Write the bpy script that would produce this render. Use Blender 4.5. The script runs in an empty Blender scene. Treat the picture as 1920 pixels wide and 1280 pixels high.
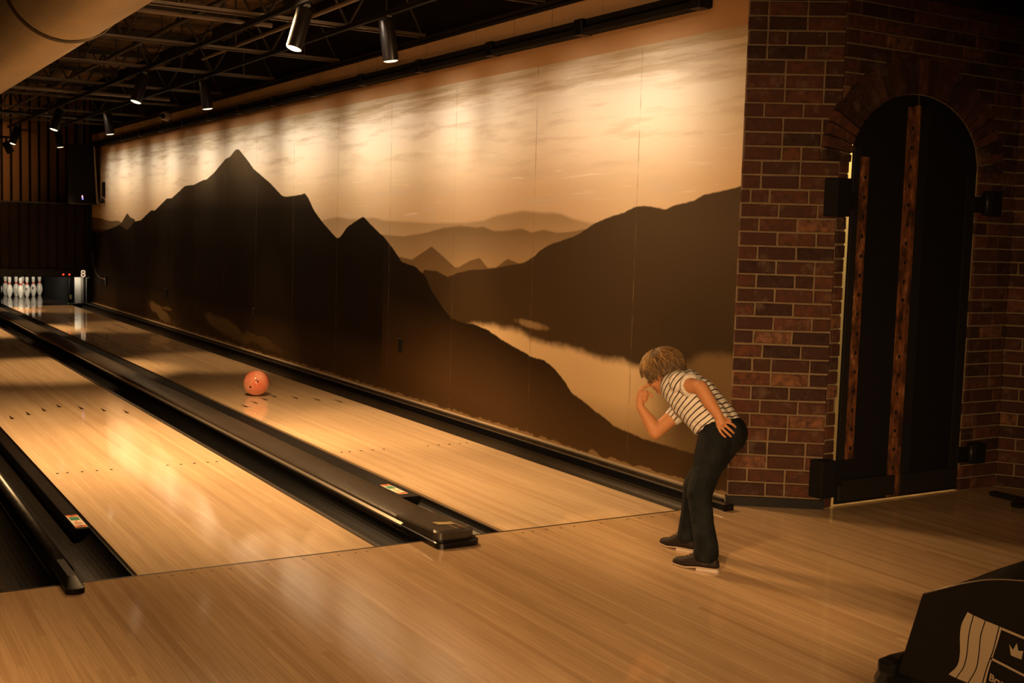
import bpy, bmesh, math, random
import numpy as np
from mathutils import Vector, Matrix
random.seed(7)
rng = np.random.default_rng(7)
C = bpy.context.scene.collection
PI = math.pi

# ------------------------------------------------------------------ camera
F_PX = 2206.862
YAW, PITCH, ROLL = 0.541911, 0.0902779, 0.02934984
CAM = Vector((-2.87765, -4.79085, 1.42873))
fw = Vector((math.sin(YAW)*math.cos(PITCH), math.cos(YAW)*math.cos(PITCH), -math.sin(PITCH)))
rt0 = Vector((math.cos(YAW), -math.sin(YAW), 0)); up0 = rt0.cross(fw)
rt = rt0*math.cos(ROLL) + up0*math.sin(ROLL)
up = -rt0*math.sin(ROLL) + up0*math.cos(ROLL)
cd = bpy.data.cameras.new('camera'); cam = bpy.data.objects.new('camera', cd); C.objects.link(cam)
cd.sensor_width = 36; cd.lens = F_PX/1920*36; cd.clip_start = .05; cd.clip_end = 80
cam.matrix_world = Matrix(((rt.x, up.x, -fw.x, CAM.x), (rt.y, up.y, -fw.y, CAM.y), (rt.z, up.z, -fw.z, CAM.z), (0, 0, 0, 1)))
bpy.context.scene.camera = cam

def at(px, py, depth):
    """the place at a given distance along the view axis that the photo shows at (px,py)"""
    return CAM + (fw + rt*((px-960)/F_PX) - up*((py-640)/F_PX))*depth

# ------------------------------------------------------------------ world, exposure, lights
w = bpy.data.worlds.new('world'); bpy.context.scene.world = w; w.use_nodes = True
w.node_tree.nodes['Background'].inputs[0].default_value = (1, .55, .22, 1)
w.node_tree.nodes['Background'].inputs[1].default_value = .0012
vs = bpy.context.scene.view_settings
vs.view_transform = 'Standard'; vs.look = 'None'; vs.exposure = .35; vs.gamma = 1; vs.use_curve_mapping = False
WARM = (1, .58, .25); WARMER = (1, .46, .13); PALE = (1, .90, .76)

def aim(o, target):
    d = Vector(target) - o.location
    o.rotation_euler = d.to_track_quat('-Z', 'Y').to_euler()
def area(name, loc, target, sx, sy, power, col=WARM, spread=180, parent=None):
    l = bpy.data.lights.new(name, 'AREA'); l.shape = 'RECTANGLE'; l.size = sx; l.size_y = sy
    l.energy = power; l.color = col; l.spread = math.radians(spread)
    o = bpy.data.objects.new(name, l); C.objects.link(o); o.location = loc; aim(o, target)
    return o
def spot(name, loc, target, power, angle, blend=.5, r=.04, col=WARM):
    l = bpy.data.lights.new(name, 'SPOT'); l.energy = power; l.spot_size = math.radians(angle)
    l.spot_blend = blend; l.shadow_soft_size = r; l.color = col
    o = bpy.data.objects.new(name, l); C.objects.link(o); o.location = loc; aim(o, target)
    return o

WALLX = 1.42
# linear fill lights added to wash the mural, hidden between the joists: (y0, y1, strength)
WASH = [(.45, 1.1, .8), (1.3, 1.8, .65), (2.3, 2.75, .6), (2.95, 3.55, .9), (4.05, 4.6, .75), (4.75, 5.3, 1.), (5.8, 6.35, .8), (6.5, 7.05, 1.), (7.55, 8.1, .9),
        (8.3, 8.85, .8), (9.35, 10.15, .9), (10.52, 10.72, .85), (11.15, 11.8, .95), (12.0, 12.5, .8), (13.05, 13.7, .7), (13.9, 14.5, 1.), (14.92, 15.15, 1.3)]
for (a, b, s) in WASH:
    ym = (a+b)/2; L = b-a
    o = area('mural_fill_beam', (.22, ym, 3.04), (WALLX, ym, 2.02), L, .03, 5.3*L*s, PALE, 50)
    o.rotation_euler = (Vector((WALLX-.22, 0, 1.98-3.04))).to_track_quat('-Z', 'X').to_euler()
    l = o.data; l.size, l.size_y = .03, L
    o2 = area('mural_fill_flood', (.22, ym, 3.035), (WALLX, ym, 1.5), L, .03, 4.8*L*s, WARM, 90)
    o2.rotation_euler = (Vector((WALLX-.22, 0, 1.35-3.04))).to_track_quat('-Z', 'X').to_euler()
    o2.data.size, o2.data.size_y = .03, L
# house lights over the approach and the lanes, plus added fill lights
spot('approach_downlight', (-.35, 3.3, 2.92), (.1, -1.1, 0), 620, 66, .9, .30, WARM)
spot('approach_downlight', (-1.9, -2.1, 3.6), (-1.35, -1.5, 0), 980, 76, .9, .15, WARM)
spot('lane_downlight', (-1.0, 2.2, 3.5), (-.9, 2.6, 0), 950, 90, .9, .15, WARM)
area('camera_fill', (-3.6, -5.6, 1.8), (.15, -.75, .62), .9, .7, 22, WARM, 44)  # unseen soft fill added behind the camera for child and brick
spot('ceiling_fill', (.9, -1.2, 2.9), (-1.55, 4.2, 2.7), 560, 58, .9, .35, WARM)  # unseen fill spot added to brighten the duct and joists
spot('ceiling_fill', (-2.2, -2.5, 2.6), (1.42, 5, 2.9), 300, 34, .9, .2, WARM)  # unseen fill spot added to brighten the tan fascia
spot('back_wall_spot', (-1.0, 14.0, 2.94), (-1.0, 17, 2.45), 240, 62, .8, .05, WARMER)

# ------------------------------------------------------------------ material helpers
def mat(name, col, rough=.5, metal=0, spec=.5, coat=0, coat_r=.1, emit=None, es=0, alpha=None):
    m = bpy.data.materials.new(name); m.use_nodes = True
    b = m.node_tree.nodes['Principled BSDF']
    b.inputs['Base Color'].default_value = (*col, 1); b.inputs['Roughness'].default_value = rough
    b.inputs['Metallic'].default_value = metal; b.inputs['Specular IOR Level'].default_value = spec
    b.inputs['Coat Weight'].default_value = coat; b.inputs['Coat Roughness'].default_value = coat_r
    if emit: b.inputs['Emission Color'].default_value = (*emit, 1); b.inputs['Emission Strength'].default_value = es
    return m
class NT:
    def __init__(s, m): s.m = m; s.t = m.node_tree; s.b = s.t.nodes['Principled BSDF']
    def n(s, typ, **k):
        x = s.t.nodes.new(typ)
        for a, v in k.items(): setattr(x, a, v)
        return x
    def link(s, a, b): s.t.links.new(a, b)
    def val(s, sock, v):
        if isinstance(v, (int, float)): sock.default_value = v
        elif isinstance(v, tuple): sock.default_value = (*v, 1) if len(v) == 3 and sock.type == 'RGBA' else v
        else: s.link(v, sock)
    def math(s, op, a, b=None, c=None, clamp=False):
        x = s.n('ShaderNodeMath', operation=op, use_clamp=clamp)
        s.val(x.inputs[0], a)
        if b is not None: s.val(x.inputs[1], b)
        if c is not None: s.val(x.inputs[2], c)
        return x.outputs[0]
    def mr(s, v, a, b, c=0., d=1., smooth=False):
        x = s.n('ShaderNodeMapRange'); x.interpolation_type = 'SMOOTHSTEP' if smooth else 'LINEAR'
        s.val(x.inputs['Value'], v); s.val(x.inputs['From Min'], a); s.val(x.inputs['From Max'], b)
        s.val(x.inputs['To Min'], c); s.val(x.inputs['To Max'], d); return x.outputs['Result']
    def mix(s, f, a, b):
        x = s.n('ShaderNodeMix', data_type='RGBA'); s.val(x.inputs[0], f); s.val(x.inputs[6], a); s.val(x.inputs[7], b); return x.outputs[2]
    def coords(s):
        return s.n('ShaderNodeTexCoord').outputs['Object']
    def mapping(s, v, scale=(1, 1, 1), loc=(0, 0, 0), rot=(0, 0, 0)):
        x = s.n('ShaderNodeMapping'); s.link(v, x.inputs[0]); x.inputs['Scale'].default_value = scale
        x.inputs['Location'].default_value = loc; x.inputs['Rotation'].default_value = rot; return x.outputs[0]
    def noise(s, v, scale, detail=4, rough=.5):
        x = s.n('ShaderNodeTexNoise'); s.link(v, x.inputs['Vector']); x.inputs['Scale'].default_value = scale
        x.inputs['Detail'].default_value = detail; x.inputs['Roughness'].default_value = rough; return x.outputs['Fac']
    def ramp(s, f, stops):
        x = s.n('ShaderNodeValToRGB'); s.link(f, x.inputs[0]); e = x.color_ramp.elements
        while len(e) < len(stops): e.new(.5)
        for i, (p, c) in enumerate(stops): e[i].position = p; e[i].color = (*c, 1)
        return x.outputs[0]
    def bump(s, h, strength=.3, dist=.01):
        x = s.n('ShaderNodeBump'); x.inputs['Strength'].default_value = strength; x.inputs['Distance'].default_value = dist
        s.link(h, x.inputs['Height']); s.link(x.outputs[0], s.b.inputs['Normal'])
    def color(s, c): s.link(c, s.b.inputs['Base Color'])
    def rough(s, v): s.val(s.b.inputs['Roughness'], v)

def wood(name, c1, c2, c3, rough, board=.0275, blen=.9, spec=.5, streak=.35):
    m = mat(name, c1, rough, spec=.75); t = NT(m); co = t.coords()
    sp = t.n('ShaderNodeSeparateXYZ'); t.link(co, sp.inputs[0])
    bi = t.math('FLOOR', t.math('DIVIDE', sp.outputs[0], board))
    wn = t.n('ShaderNodeTexWhiteNoise', noise_dimensions='1D'); t.link(bi, wn.inputs['W'])
    yo = t.math('ADD', t.math('DIVIDE', sp.outputs[1], blen), t.math('MULTIPLY', wn.outputs[0], 7.))
    cb = t.n('ShaderNodeCombineXYZ'); t.link(bi, cb.inputs[0]); t.link(t.math('FLOOR', yo), cb.inputs[1])
    w2 = t.n('ShaderNodeTexWhiteNoise', noise_dimensions='3D'); t.link(cb.outputs[0], w2.inputs['Vector'])
    base = t.ramp(w2.outputs[0], [(0, c1), (.55, c2), (1, c3)])
    g = t.noise(t.mapping(co, (90, 2.2, 1)), 1, 5, .6)
    g2 = t.noise(t.mapping(co, (14, .5, 1)), 1, 3, .5)
    dark = tuple(x*.62 for x in c1)
    col = t.mix(t.math('MULTIPLY', t.mr(g, .45, .75), streak), base, dark)
    col = t.mix(t.math('MULTIPLY', t.mr(g2, .4, .8), .35), col, dark)
    fr = t.math('FRACT', t.math('DIVIDE', sp.outputs[0], board))
    seam = t.math('LESS_THAN', fr, .05)
    col = t.mix(t.math('MULTIPLY', seam, .35), col, tuple(x*.4 for x in c1))
    t.color(col)
    n2 = t.noise(t.mapping(co, (1.2, .5, 1)), 1.5, 3)
    t.rough(t.mr(n2, .3, .7, rough*.85, rough*1.25))
    return m
M = {}
M['approach'] = wood('approach_wood', (.50, .335, .185), (.58, .40, .23), (.43, .275, .14), .085, .027, 2.4, .4, .6)
M['lane'] = wood('lane_wood', (.68, .50, .315), (.75, .57, .37), (.62, .44, .265), .055, .027, 3.0, .55, .4)
M['deck'] = mat('pin_deck_dark', (.02, .012, .007), .1, spec=.7)  # near black, much darker than the lane boards
M['inlay'] = mat('dark_inlay', (.022, .010, .004), .6, spec=.2)
def plastic(name, col, rough, nscale=60, spec=.35):
    m = mat(name, col, rough, spec=spec); t = NT(m); co = t.coords(); f = t.noise(co, nscale, 3)
    t.rough(t.mr(f, .3, .7, rough*.85, rough*1.2)); t.bump(f, .012, .001)
    d = t.noise(t.mapping(co, (3, 1, 3)), 3, 4); t.color(t.mix(t.mr(d, .45, .8), col, tuple(x*1.4 for x in col)))
    return m
M['gutter'] = plastic('gutter_plastic', (.003, .0025, .002), .45, 60, .18)
M['bumper'] = plastic('bumper_plastic', (.004, .003, .0025), .5, 60, .2)
M['hoodm'] = mat('base_black', (.004, .003, .003), .5, spec=.25)
M['gutter_deep'] = mat('gutter_deep', (.002, .002, .002), .6, spec=.06)
M['gutter_right'] = plastic('gutter_brown', (.022, .016, .010), .5, 60, .2)  # browner than the other gutters
M['divider'] = plastic('divider_top', (.035, .027, .019), .3, 200)
M['black'] = plastic('black_plastic', (.008, .007, .006), .3)
M['blackgloss'] = mat('black_gloss', (.004, .004, .005), .28, spec=.3)
M['matte'] = mat('matte_black', (.006, .005, .005), .8, spec=.2)
M['steel'] = mat('dark_steel', (.02, .018, .016), .45, metal=.3)
M['trimlight'] = mat('aluminium_edge', (.45, .40, .33), .3, metal=.8)
M['pipe'] = mat('painted_pipe', (.20, .15, .11), .55)
M['chord'] = mat('painted_chord', (.10, .072, .048), .5)
M['joist'] = mat('painted_joist', (.025, .018, .012), .6)
M['white'] = mat('white_paint', (.75, .72, .66), .4)
M['cream'] = mat('cream_plaster', (.75, .62, .35), .8)
def duct_mat():
    m = mat('galvanised_duct', (.50, .42, .32), .3, metal=.5); t = NT(m); co = t.coords()
    sp = t.n('ShaderNodeSeparateXYZ'); t.link(co, sp.inputs[0])
    an = t.math('ARCTAN2', t.math('SUBTRACT', sp.outputs[2], 2.665), t.math('SUBTRACT', sp.outputs[0], -1.692))
    ph = t.math('FRACT', t.math('ADD', t.math('DIVIDE', sp.outputs[1], .052), t.math('DIVIDE', an, 2*PI)))
    t.bump(t.mr(t.math('ABSOLUTE', t.math('SUBTRACT', ph, .5)), .0, .13, 1, 0, smooth=True), 1., .006)
    f = t.noise(t.mapping(co, (2, 1, 2)), 3, 4); t.color(t.mix(f, (.58, .48, .35), (.78, .66, .50)))
    t.rough(.4); return m
M['duct'] = duct_mat()
def brick_mat(name, shade=1.):
    m = mat(name, (.2, .08, .04), .85, spec=.25); t = NT(m); co = t.coords()
    a = t.n('ShaderNodeAttribute'); a.attribute_name = 'tone'
    c = t.ramp(a.outputs['Fac'], [(0, (.022*shade, .011*shade, .008*shade)), (.25, (.045*shade, .018*shade, .012*shade)), (.6, (.105*shade, .036*shade, .019*shade)), (.85, (.16*shade, .055*shade, .026*shade)), (1, (.25*shade, .11*shade, .055*shade))])
    n1 = t.noise(co, 24, 6, .65); c = t.mix(t.mr(n1, .38, .66), c, (.06*shade, .028*shade, .02*shade))
    n2 = t.noise(co, 9, 5, .7); c = t.mix(t.math('MULTIPLY', t.mr(n2, .54, .74), .28), c, (.38*shade, .27*shade, .19*shade))
    t.color(c); t.bump(t.noise(co, 70, 5, .7), .5, .006); return m
M['brick'] = brick_mat('old_brick', .78)
def mortar():
    m = mat('mortar', (.3, .22, .15), .95, spec=.1); t = NT(m); co = t.coords()
    n = t.noise(co, 30, 6, .7); t.color(t.mix(n, (.12, .08, .045), (.29, .21, .135))); t.bump(t.noise(co, 90, 5), .6, .006); return m
M['mortar'] = mortar()
def rust():
    m = mat('rusty_iron', (.15, .06, .02), .7, metal=.2); t = NT(m); co = t.coords()
    n = t.noise(t.mapping(co, (14, 14, 5)), 1.2, 7, .7)
    t.color(t.ramp(n, [(.3, (.012, .008, .006)), (.44, (.06, .02, .008)), (.58, (.22, .075, .025)), (.67, (.50, .29, .12)), (.74, (.16, .05, .018))]))
    t.bump(t.noise(co, 60, 6), .6, .005); return m
M['rust'] = rust()
def plainwall(name, c):
    m = mat(name, c, .8, spec=.2); t = NT(m); co = t.coords()
    n = t.noise(co, 3, 5); t.color(t.mix(n, tuple(x*.88 for x in c), tuple(x*1.1 for x in c))); t.bump(t.noise(co, 300, 2), .1, .002); return m
M['tanwall'] = plainwall('tan_painted_wall', (.50, .30, .15))
M['panelwall'] = plainwall('tan_painted_panel', (.66, .46, .28))
M['darkwall'] = plainwall('black_painted_wall', (.012, .010, .008))
M['ledge'] = plainwall('worn_ledge', (.40, .32, .23))
M['corr'] = plainwall('brown_corrugated_metal', (.17, .095, .05))
M['corr_dark'] = plainwall('dark_corrugated_metal', (.028, .018, .012))
def insul():
    m = mat('sprayed_ceiling', (.12, .08, .05), .95, spec=.1); t = NT(m); co = t.coords()
    n = t.noise(co, 2.2, 6, .65); t.color(t.mix(t.mr(n, .35, .7), (.04, .024, .012), (.34, .21, .11))); t.bump(t.noise(co, 14, 6, .7), .8, .05); return m
M['insul'] = insul()

# ------------------------------------------------------------------ mesh helpers
def obj(name, bm, m, parent=None, smooth=False):
    me = bpy.data.meshes.new(name); bm.to_mesh(me); bm.free()
    return objm(name, me, m, parent, smooth)
def objm(name, me, m, parent=None, smooth=False):
    for x in (m if isinstance(m, (list, tuple)) else [m]): me.materials.append(x)
    if smooth:
        for p in me.polygons: p.use_smooth = True
    o = bpy.data.objects.new(name, me); C.objects.link(o)
    if parent:
        o.parent = parent; bpy.context.view_layer.update(); o.matrix_parent_inverse = parent.matrix_world.inverted()
    return o
def tag(o, label=None, cat=None, group=None, kind=None):
    if label: o['label'] = label
    if cat: o['category'] = cat
    if group: o['group'] = group
    if kind: o['kind'] = kind
    return o
def empty(name, loc, label, cat, group=None):
    o = bpy.data.objects.new(name, None); C.objects.link(o); o.location = loc; o.empty_display_size = .1
    bpy.context.view_layer.update()
    return tag(o, label, cat, group)
def copy_tree(root, loc, label, group=None):
    r = root.copy(); C.objects.link(r); d = Vector(loc) - root.location; r.location = loc; tag(r, label, None, group)
    for ch in list(root.children):
        c = ch.copy(); C.objects.link(c); c.parent = r; c.matrix_parent_inverse = ch.matrix_parent_inverse.copy()
        for g in list(ch.children):
            k = g.copy(); C.objects.link(k); k.parent = c; k.matrix_parent_inverse = g.matrix_parent_inverse.copy()
    return r
def bx(bm, x0, x1, y0, y1, z0, z1, bev=0, mi=0):
    n0 = len(bm.faces)
    vs_ = [bm.verts.new(p) for p in [(x0, y0, z0), (x1, y0, z0), (x1, y1, z0), (x0, y1, z0), (x0, y0, z1), (x1, y0, z1), (x1, y1, z1), (x0, y1, z1)]]
    fs = [bm.faces.new([vs_[i] for i in f]) for f in [(0, 3, 2, 1), (4, 5, 6, 7), (0, 1, 5, 4), (1, 2, 6, 5), (2, 3, 7, 6), (3, 0, 4, 7)]]
    for f in fs: f.material_index = mi
    if bev:
        es = list({e for f in fs for e in f.edges})
        r = bmesh.ops.bevel(bm, geom=es, offset=bev, segments=2, affect='EDGES', profile=.5)
        for f in r['faces']: f.material_index = mi
    return vs_
def box(*a, **k):
    bm = bmesh.new(); bx(bm, *a, **k); return bm
def basis(d):
    d = d.normalized(); a = Vector((0, 0, 1)) if abs(d.z) < .9 else Vector((1, 0, 0))
    u = d.cross(a).normalized(); return u, d.cross(u).normalized()
def tube(bm, pts, rad, seg=12, caps=True, mi=0):
    pts = [Vector(p) for p in pts]; rad = rad if isinstance(rad, (list, tuple)) else [rad]*len(pts)
    rings = []; u = None
    for i, p in enumerate(pts):
        d = (pts[min(i+1, len(pts)-1)] - pts[max(i-1, 0)]).normalized()
        if u is None: u, v = basis(d)
        else: u = (u - d*u.dot(d)).normalized(); v = d.cross(u)
        rings.append([bm.verts.new(p + (u*math.cos(2*PI*k/seg) + v*math.sin(2*PI*k/seg))*rad[i]) for k in range(seg)])
    for a, b in zip(rings, rings[1:]):
        for k in range(seg):
            f = bm.faces.new([a[k], a[(k+1) % seg], b[(k+1) % seg], b[k]]); f.material_index = mi
    if caps:
        f = bm.faces.new(rings[0][::-1]); f.material_index = mi
        f = bm.faces.new(rings[-1]); f.material_index = mi
    return rings
def lathe(bm, prof, c=(0, 0, 0), seg=32, mi=0):
    rings = []
    for r, z in prof:
        rings.append([bm.verts.new((c[0]+r*math.cos(2*PI*k/seg), c[1]+r*math.sin(2*PI*k/seg), c[2]+z)) for k in range(seg)] if r > 1e-6 else [bm.verts.new((c[0], c[1], c[2]+z))])
    for a, b in zip(rings, rings[1:]):
        for k in range(seg):
            q = [a[k % len(a)], a[(k+1) % len(a)], b[(k+1) % len(b)], b[k % len(b)]]
            q2 = []
            for x in q:
                if x not in q2: q2.append(x)
            if len(q2) > 2: f = bm.faces.new(q2); f.material_index = mi
def extr(bm, prof, y0, y1, mi=0, closed=True):
    """profile of (x,z) points swept along y"""
    a = [bm.verts.new((x, y0, z)) for x, z in prof]; b = [bm.verts.new((x, y1, z)) for x, z in prof]
    n = len(prof)
    for i in range(n if closed else n-1):
        f = bm.faces.new([a[i], a[(i+1) % n], b[(i+1) % n], b[i]]); f.material_index = mi
    if closed:
        f = bm.faces.new(a[::-1]); f.material_index = mi; f = bm.faces.new(b); f.material_index = mi
def fixn(bm): bmesh.ops.recalc_face_normals(bm, faces=bm.faces[:])
def textmesh(name, s, size, m, mw, extrude=.002, parent=None, bold=.0):
    cu = bpy.data.curves.new(name, 'FONT'); cu.body = s; cu.size = size; cu.extrude = extrude; cu.offset = bold
    cu.align_x = 'CENTER'; cu.align_y = 'CENTER'
    o = bpy.data.objects.new(name, cu); C.objects.link(o); bpy.context.view_layer.update()
    me = bpy.data.meshes.new_from_object(o.evaluated_get(bpy.context.evaluated_depsgraph_get()))
    bpy.data.objects.remove(o); me.transform(mw)
    return objm(name, me, m, parent)
def frame(loc, xdir, ydir):
    x = Vector(xdir).normalized(); y = Vector(ydir); y = (y - x*y.dot(x)).normalized(); z = x.cross(y)
    return Matrix(((x.x, y.x, z.x, loc[0]), (x.y, y.y, z.y, loc[1]), (x.z, y.z, z.z, loc[2]), (0, 0, 0, 1)))

# ------------------------------------------------------------------ floor and lanes
ORD = ['first', 'second', 'third', 'fourth', 'fifth', 'sixth', 'seventh', 'eighth', 'ninth', 'tenth', 'eleventh', 'twelfth', 'thirteenth', 'fourteenth', 'fifteenth', 'sixteenth', 'seventeenth', 'eighteenth', 'nineteenth', 'twentieth', 'last']
W = 1.0541
LX = {8: 0., 7: -1.738, 6: -3.315}       # left edges of the lanes
LANE_END = 16.52
fl = bmesh.new()
bx(fl, -7, 7, -9, 0.0, -.05, 0)
tag(obj('floor', fl, M['approach']), kind='structure')
sub = bmesh.new(); bx(sub, -7, WALLX+.3, .0, 20.5, -.4, -.16)
tag(obj('floor', sub, M['matte']), kind='structure')
sub = bmesh.new(); bx(sub, WALLX, 7, .0, 1.2, -.05, 0)
tag(obj('floor', sub, M['approach']), kind='structure')
lane_lab = {8: 'glossy maple bowling lane beside the mural wall, with the coral ball on it', 7: 'glossy maple bowling lane left of the ball return divider', 6: 'bowling lane furthest left, mostly out of view past the narrow ridge'}
for n, x in LX.items():
    bm = bmesh.new(); bx(bm, x, x+W, .006, LANE_END, -.12, 0)
    lane = obj('bowling_lane', bm, M['lane']); tag(lane, lane_lab[n], 'bowling lane')
    if n == 8:
        bm = bmesh.new(); bx(bm, x, x+W, LANE_END, 19.4, -.12, 0)
        obj('pin_deck', bm, M['deck'], lane)
    if n == 6: continue
    bw = W/39
    for k in range(7):                                  # arrows at boards 5..35
        cx = x + bw*(5*(k+1)-.5); cy = 4.83 - abs(k-3)*.155
        bm = bmesh.new(); vv = [bm.verts.new(q) for q in [(cx-.013, cy-.11, .0008), (cx+.013, cy-.11, .0008), (cx, cy+.07, .0008)]]
        bm.faces.new(vv); obj('lane_arrow', bm, M['inlay'], lane)
    for k in [3, 5, 8, 11, 14]:
        for cx in (x + bw*(k-.5), x + W - bw*(k-.5)):
            bm = bmesh.new(); vv = [bm.verts.new((cx+.0085*math.cos(a*PI/6), 2.19+.0125*math.sin(a*PI/6), .0006)) for a in range(12)]
            bm.faces.new(vv); obj('lane_dot', bm, M['inlay'], lane)
    if n == 8:
        for (dx, dy) in [(.30, 10.1), (.62, 10.9), (.78, 9.6), (.5, 13.2), (.25, 12.2), (.86, 11.6)]:
            bm = bmesh.new(); bx(bm, x+dx, x+dx+.012, dy, dy+.9, 0, .0006); obj('lane_marking', bm, M['inlay'], lane)
# foul line joint and approach dots
bm = bmesh.new(); bx(bm, LX[7]-1.6, W+.02, -.004, .008, -.03, .0008); tag(obj('foul_line', bm, M['inlay']), 'thin dark foul line joint between the approach and the lanes', 'foul line')
for n in (8, 7):
    for i, k in enumerate([3, 5, 8, 11, 14, 20, 26, 29, 32, 35, 37]):
        cx = LX[n] + W/39*(k-.5)
        bm = bmesh.new(); vv = [bm.verts.new((cx+.006*math.cos(a*PI/5), -.055+.006*math.sin(a*PI/5), .0008)) for a in range(10)]
        bm.faces.new(vv); o = obj('approach_dot', bm, M['inlay'])
        tag(o, 'tiny dark dot before the foul line of the %s lane, %s from its left edge' % ('right' if n == 8 else 'left', ORD[i]), 'floor dot', 'approach dots before the %s lane' % ('right' if n == 8 else 'left'))

def gutter(x0, x1, lip_side, m, label, end=16.66, bumper=None, sticker=None):
    """half round channel with flat lips"""
    bm = bmesh.new(); N = 14; c = (x0+x1)/2; h = (x1-x0)/2; prof = []
    for i in range(N+1):
        a = PI*i/N; prof.append((c - (h-.012)*math.cos(a), -.012 - .062*math.sin(a)))
    prof = [(x0+.001, -.012)] + prof + [(x1-.001, -.012), (x1-.001, -.10), (x0+.001, -.10)]
    extr(bm, prof, .006, end); fixn(bm)
    g = obj('gutter', bm, m, smooth=False); tag(g, label, 'gutter')
    for (a, b, za, zb) in (bumper or []):
        bm = bmesh.new(); r = (b-a)/2
        prof = [(a, za-.02), (a, zb-.004), (a+.004, zb), (b-.004, zb), (b, zb-.004), (b, za-.02)]
        extr(bm, prof, .9 if b-a > .05 else .02, end); fixn(bm); obj('bumper_rail', bm, M['bumper'] if b-a > .05 else M['divider'], g)
    if sticker:
        sx, sy, sz = sticker
        cols = {'w': mat('sticker_cream', (.78, .70, .55), .5), 'g': mat('sticker_green', (.03, .22, .14), .5), 'o': mat('sticker_orange', (.75, .16, .03), .5), 'k': mat('sticker_black', (.03, .02, .02), .5)}
        mats = list(cols.values()); bm = bmesh.new()
        s = bmesh.new()
        def q(a0, a1, b0, b1, dz, mi):
            f = bm.faces.new([bm.verts.new((sx+u, sy-v, sz+dz)) for u, v in [(a0, b0), (a1, b0), (a1, b1), (a0, b1)]][::-1]); f.material_index = mi
        def tri(pts, dz, mi):
            f = bm.faces.new([bm.verts.new((sx+u, sy-v, sz+dz)) for u, v in pts]); f.material_index = mi
        q(0, .055, 0, .26, 0, 0); q(.002, .053, .002, .038, .0004, 2); q(.002, .053, .222, .258, .0004, 2)
        q(.006, .049, .048, .115, .0004, 1); tri([(.012, .03), (.044, .03), (.028, .008)], .0008, 3); tri([(.012, .23), (.044, .23), (.028, .252)], .0008, 3)
        q(.010, .046, .165, .180, .0004, 2); q(.010, .046, .190, .197, .0004, 3); q(.02, .03, .125, .15, .0004, 2)
        s.free(); fixn(bm); obj('sticker', bm, mats, g)
    return g
gutter(-.222, 0, 0, M['gutter'], 'black plastic gutter between the ball return divider and the mural side lane', bumper=[(-.125, -.012, -.04, -.010)], sticker=(-.100, 1.235, -.0095))
gutter(-.684, -.440, 0, M['gutter_deep'], 'deep black gutter on the right of the left lane, against the divider', bumper=[(-.676, -.642, -.03, -.003)])
gutter(-1.965, -1.738, 0, M['gutter'], 'black gutter on the left of the left lane, with a small sticker', bumper=[(-1.815, -1.748, -.04, -.008)], sticker=(-1.808, 1.19, -.0075))
gutter(-2.261, -2.035, 0, M['gutter'], 'dark gutter at the lower left corner, left of the narrow ridge', bumper=[(-2.255, -2.225, -.03, -.002)])
gutter(1.0541, 1.285, 0, M['gutter_right'], 'brownish gutter running along the foot of the mural wall')

# divider with the underlane ball return between the pair
dv = empty('ball_return_divider', (-.33, 0, 0), 'long grey topped divider with rounded logo end cap between the two lanes', 'lane divider')
bm = bmesh.new()
extr(bm, [(-.440, -.1), (-.440, .040), (-.435, .047), (-.42, .0515), (-.39, .0545), (-.35, .0555), (-.30, .0545), (-.26, .052), (-.235, .048), (-.224, .042), (-.222, .035), (-.222, -.1)], .30, 17.0); fixn(bm)
obj('top_cover', bm, M['divider'], dv)
bm = bmesh.new(); extr(bm, [(-.455, .020), (-.455, .030), (-.441, .038), (-.441, .02)], .22, 17.0); fixn(bm); obj('side_trim', bm, M['trimlight'], dv)
def cap_outline(x0, x1, yf, yb, n=10, r=.05):
    pts = [(x0, yb)]
    for i in range(n+1):
        a = PI + PI/2*i/n; pts.append((x0+r+r*math.cos(a), yf+r*.8+r*.8*math.sin(a)))
    for i in range(n+1):
        a = 1.5*PI + PI/2*i/n; pts.append((x1-r+r*math.cos(a), yf+r*.8+r*.8*math.sin(a)))
    pts.append((x1, yb)); return pts
def loft(bm, loops, mi=0, cap=True):
    rs = [[bm.verts.new(p) for p in l] for l in loops]
    for a, b in zip(rs, rs[1:]):
        n = len(a)
        for i in range(n): f = bm.faces.new([a[i], a[(i+1) % n], b[(i+1) % n], b[i]]); f.material_index = mi
    if cap: bm.faces.new(rs[-1]).material_index = mi; bm.faces.new(rs[0][::-1]).material_index = mi
bm = bmesh.new()
o1 = cap_outline(-.450, -.225, -.165, .32); o2 = cap_outline(-.444, -.231, -.150, .32)
loft(bm, [[(x, y, 0) for x, y in o1], [(x, y, .024) for x, y in o1], [(x, y, .028) for x, y in o2], [(x, y, .032) for x, y in o2]]); fixn(bm)
obj('end_base', bm, M['blackgloss'], dv)
bm = bmesh.new()
o3 = cap_outline(-.440, -.236, -.130, .31); o4 = cap_outline(-.432, -.243, -.112, .31)
zt = lambda y, b: b + .016*max(0, min(1, (.31-y)/.35))
loft(bm, [[(x, y, .030) for x, y in o3], [(x, y, zt(y, .048)) for x, y in o3], [(x, y, zt(y, .056)) for x, y in o4]]); fixn(bm)
ec = obj('end_cap', bm, M['divider'], dv)
M['logo_gold'] = mat('logo_gold', (.55, .42, .20), .4, metal=.3)
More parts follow.
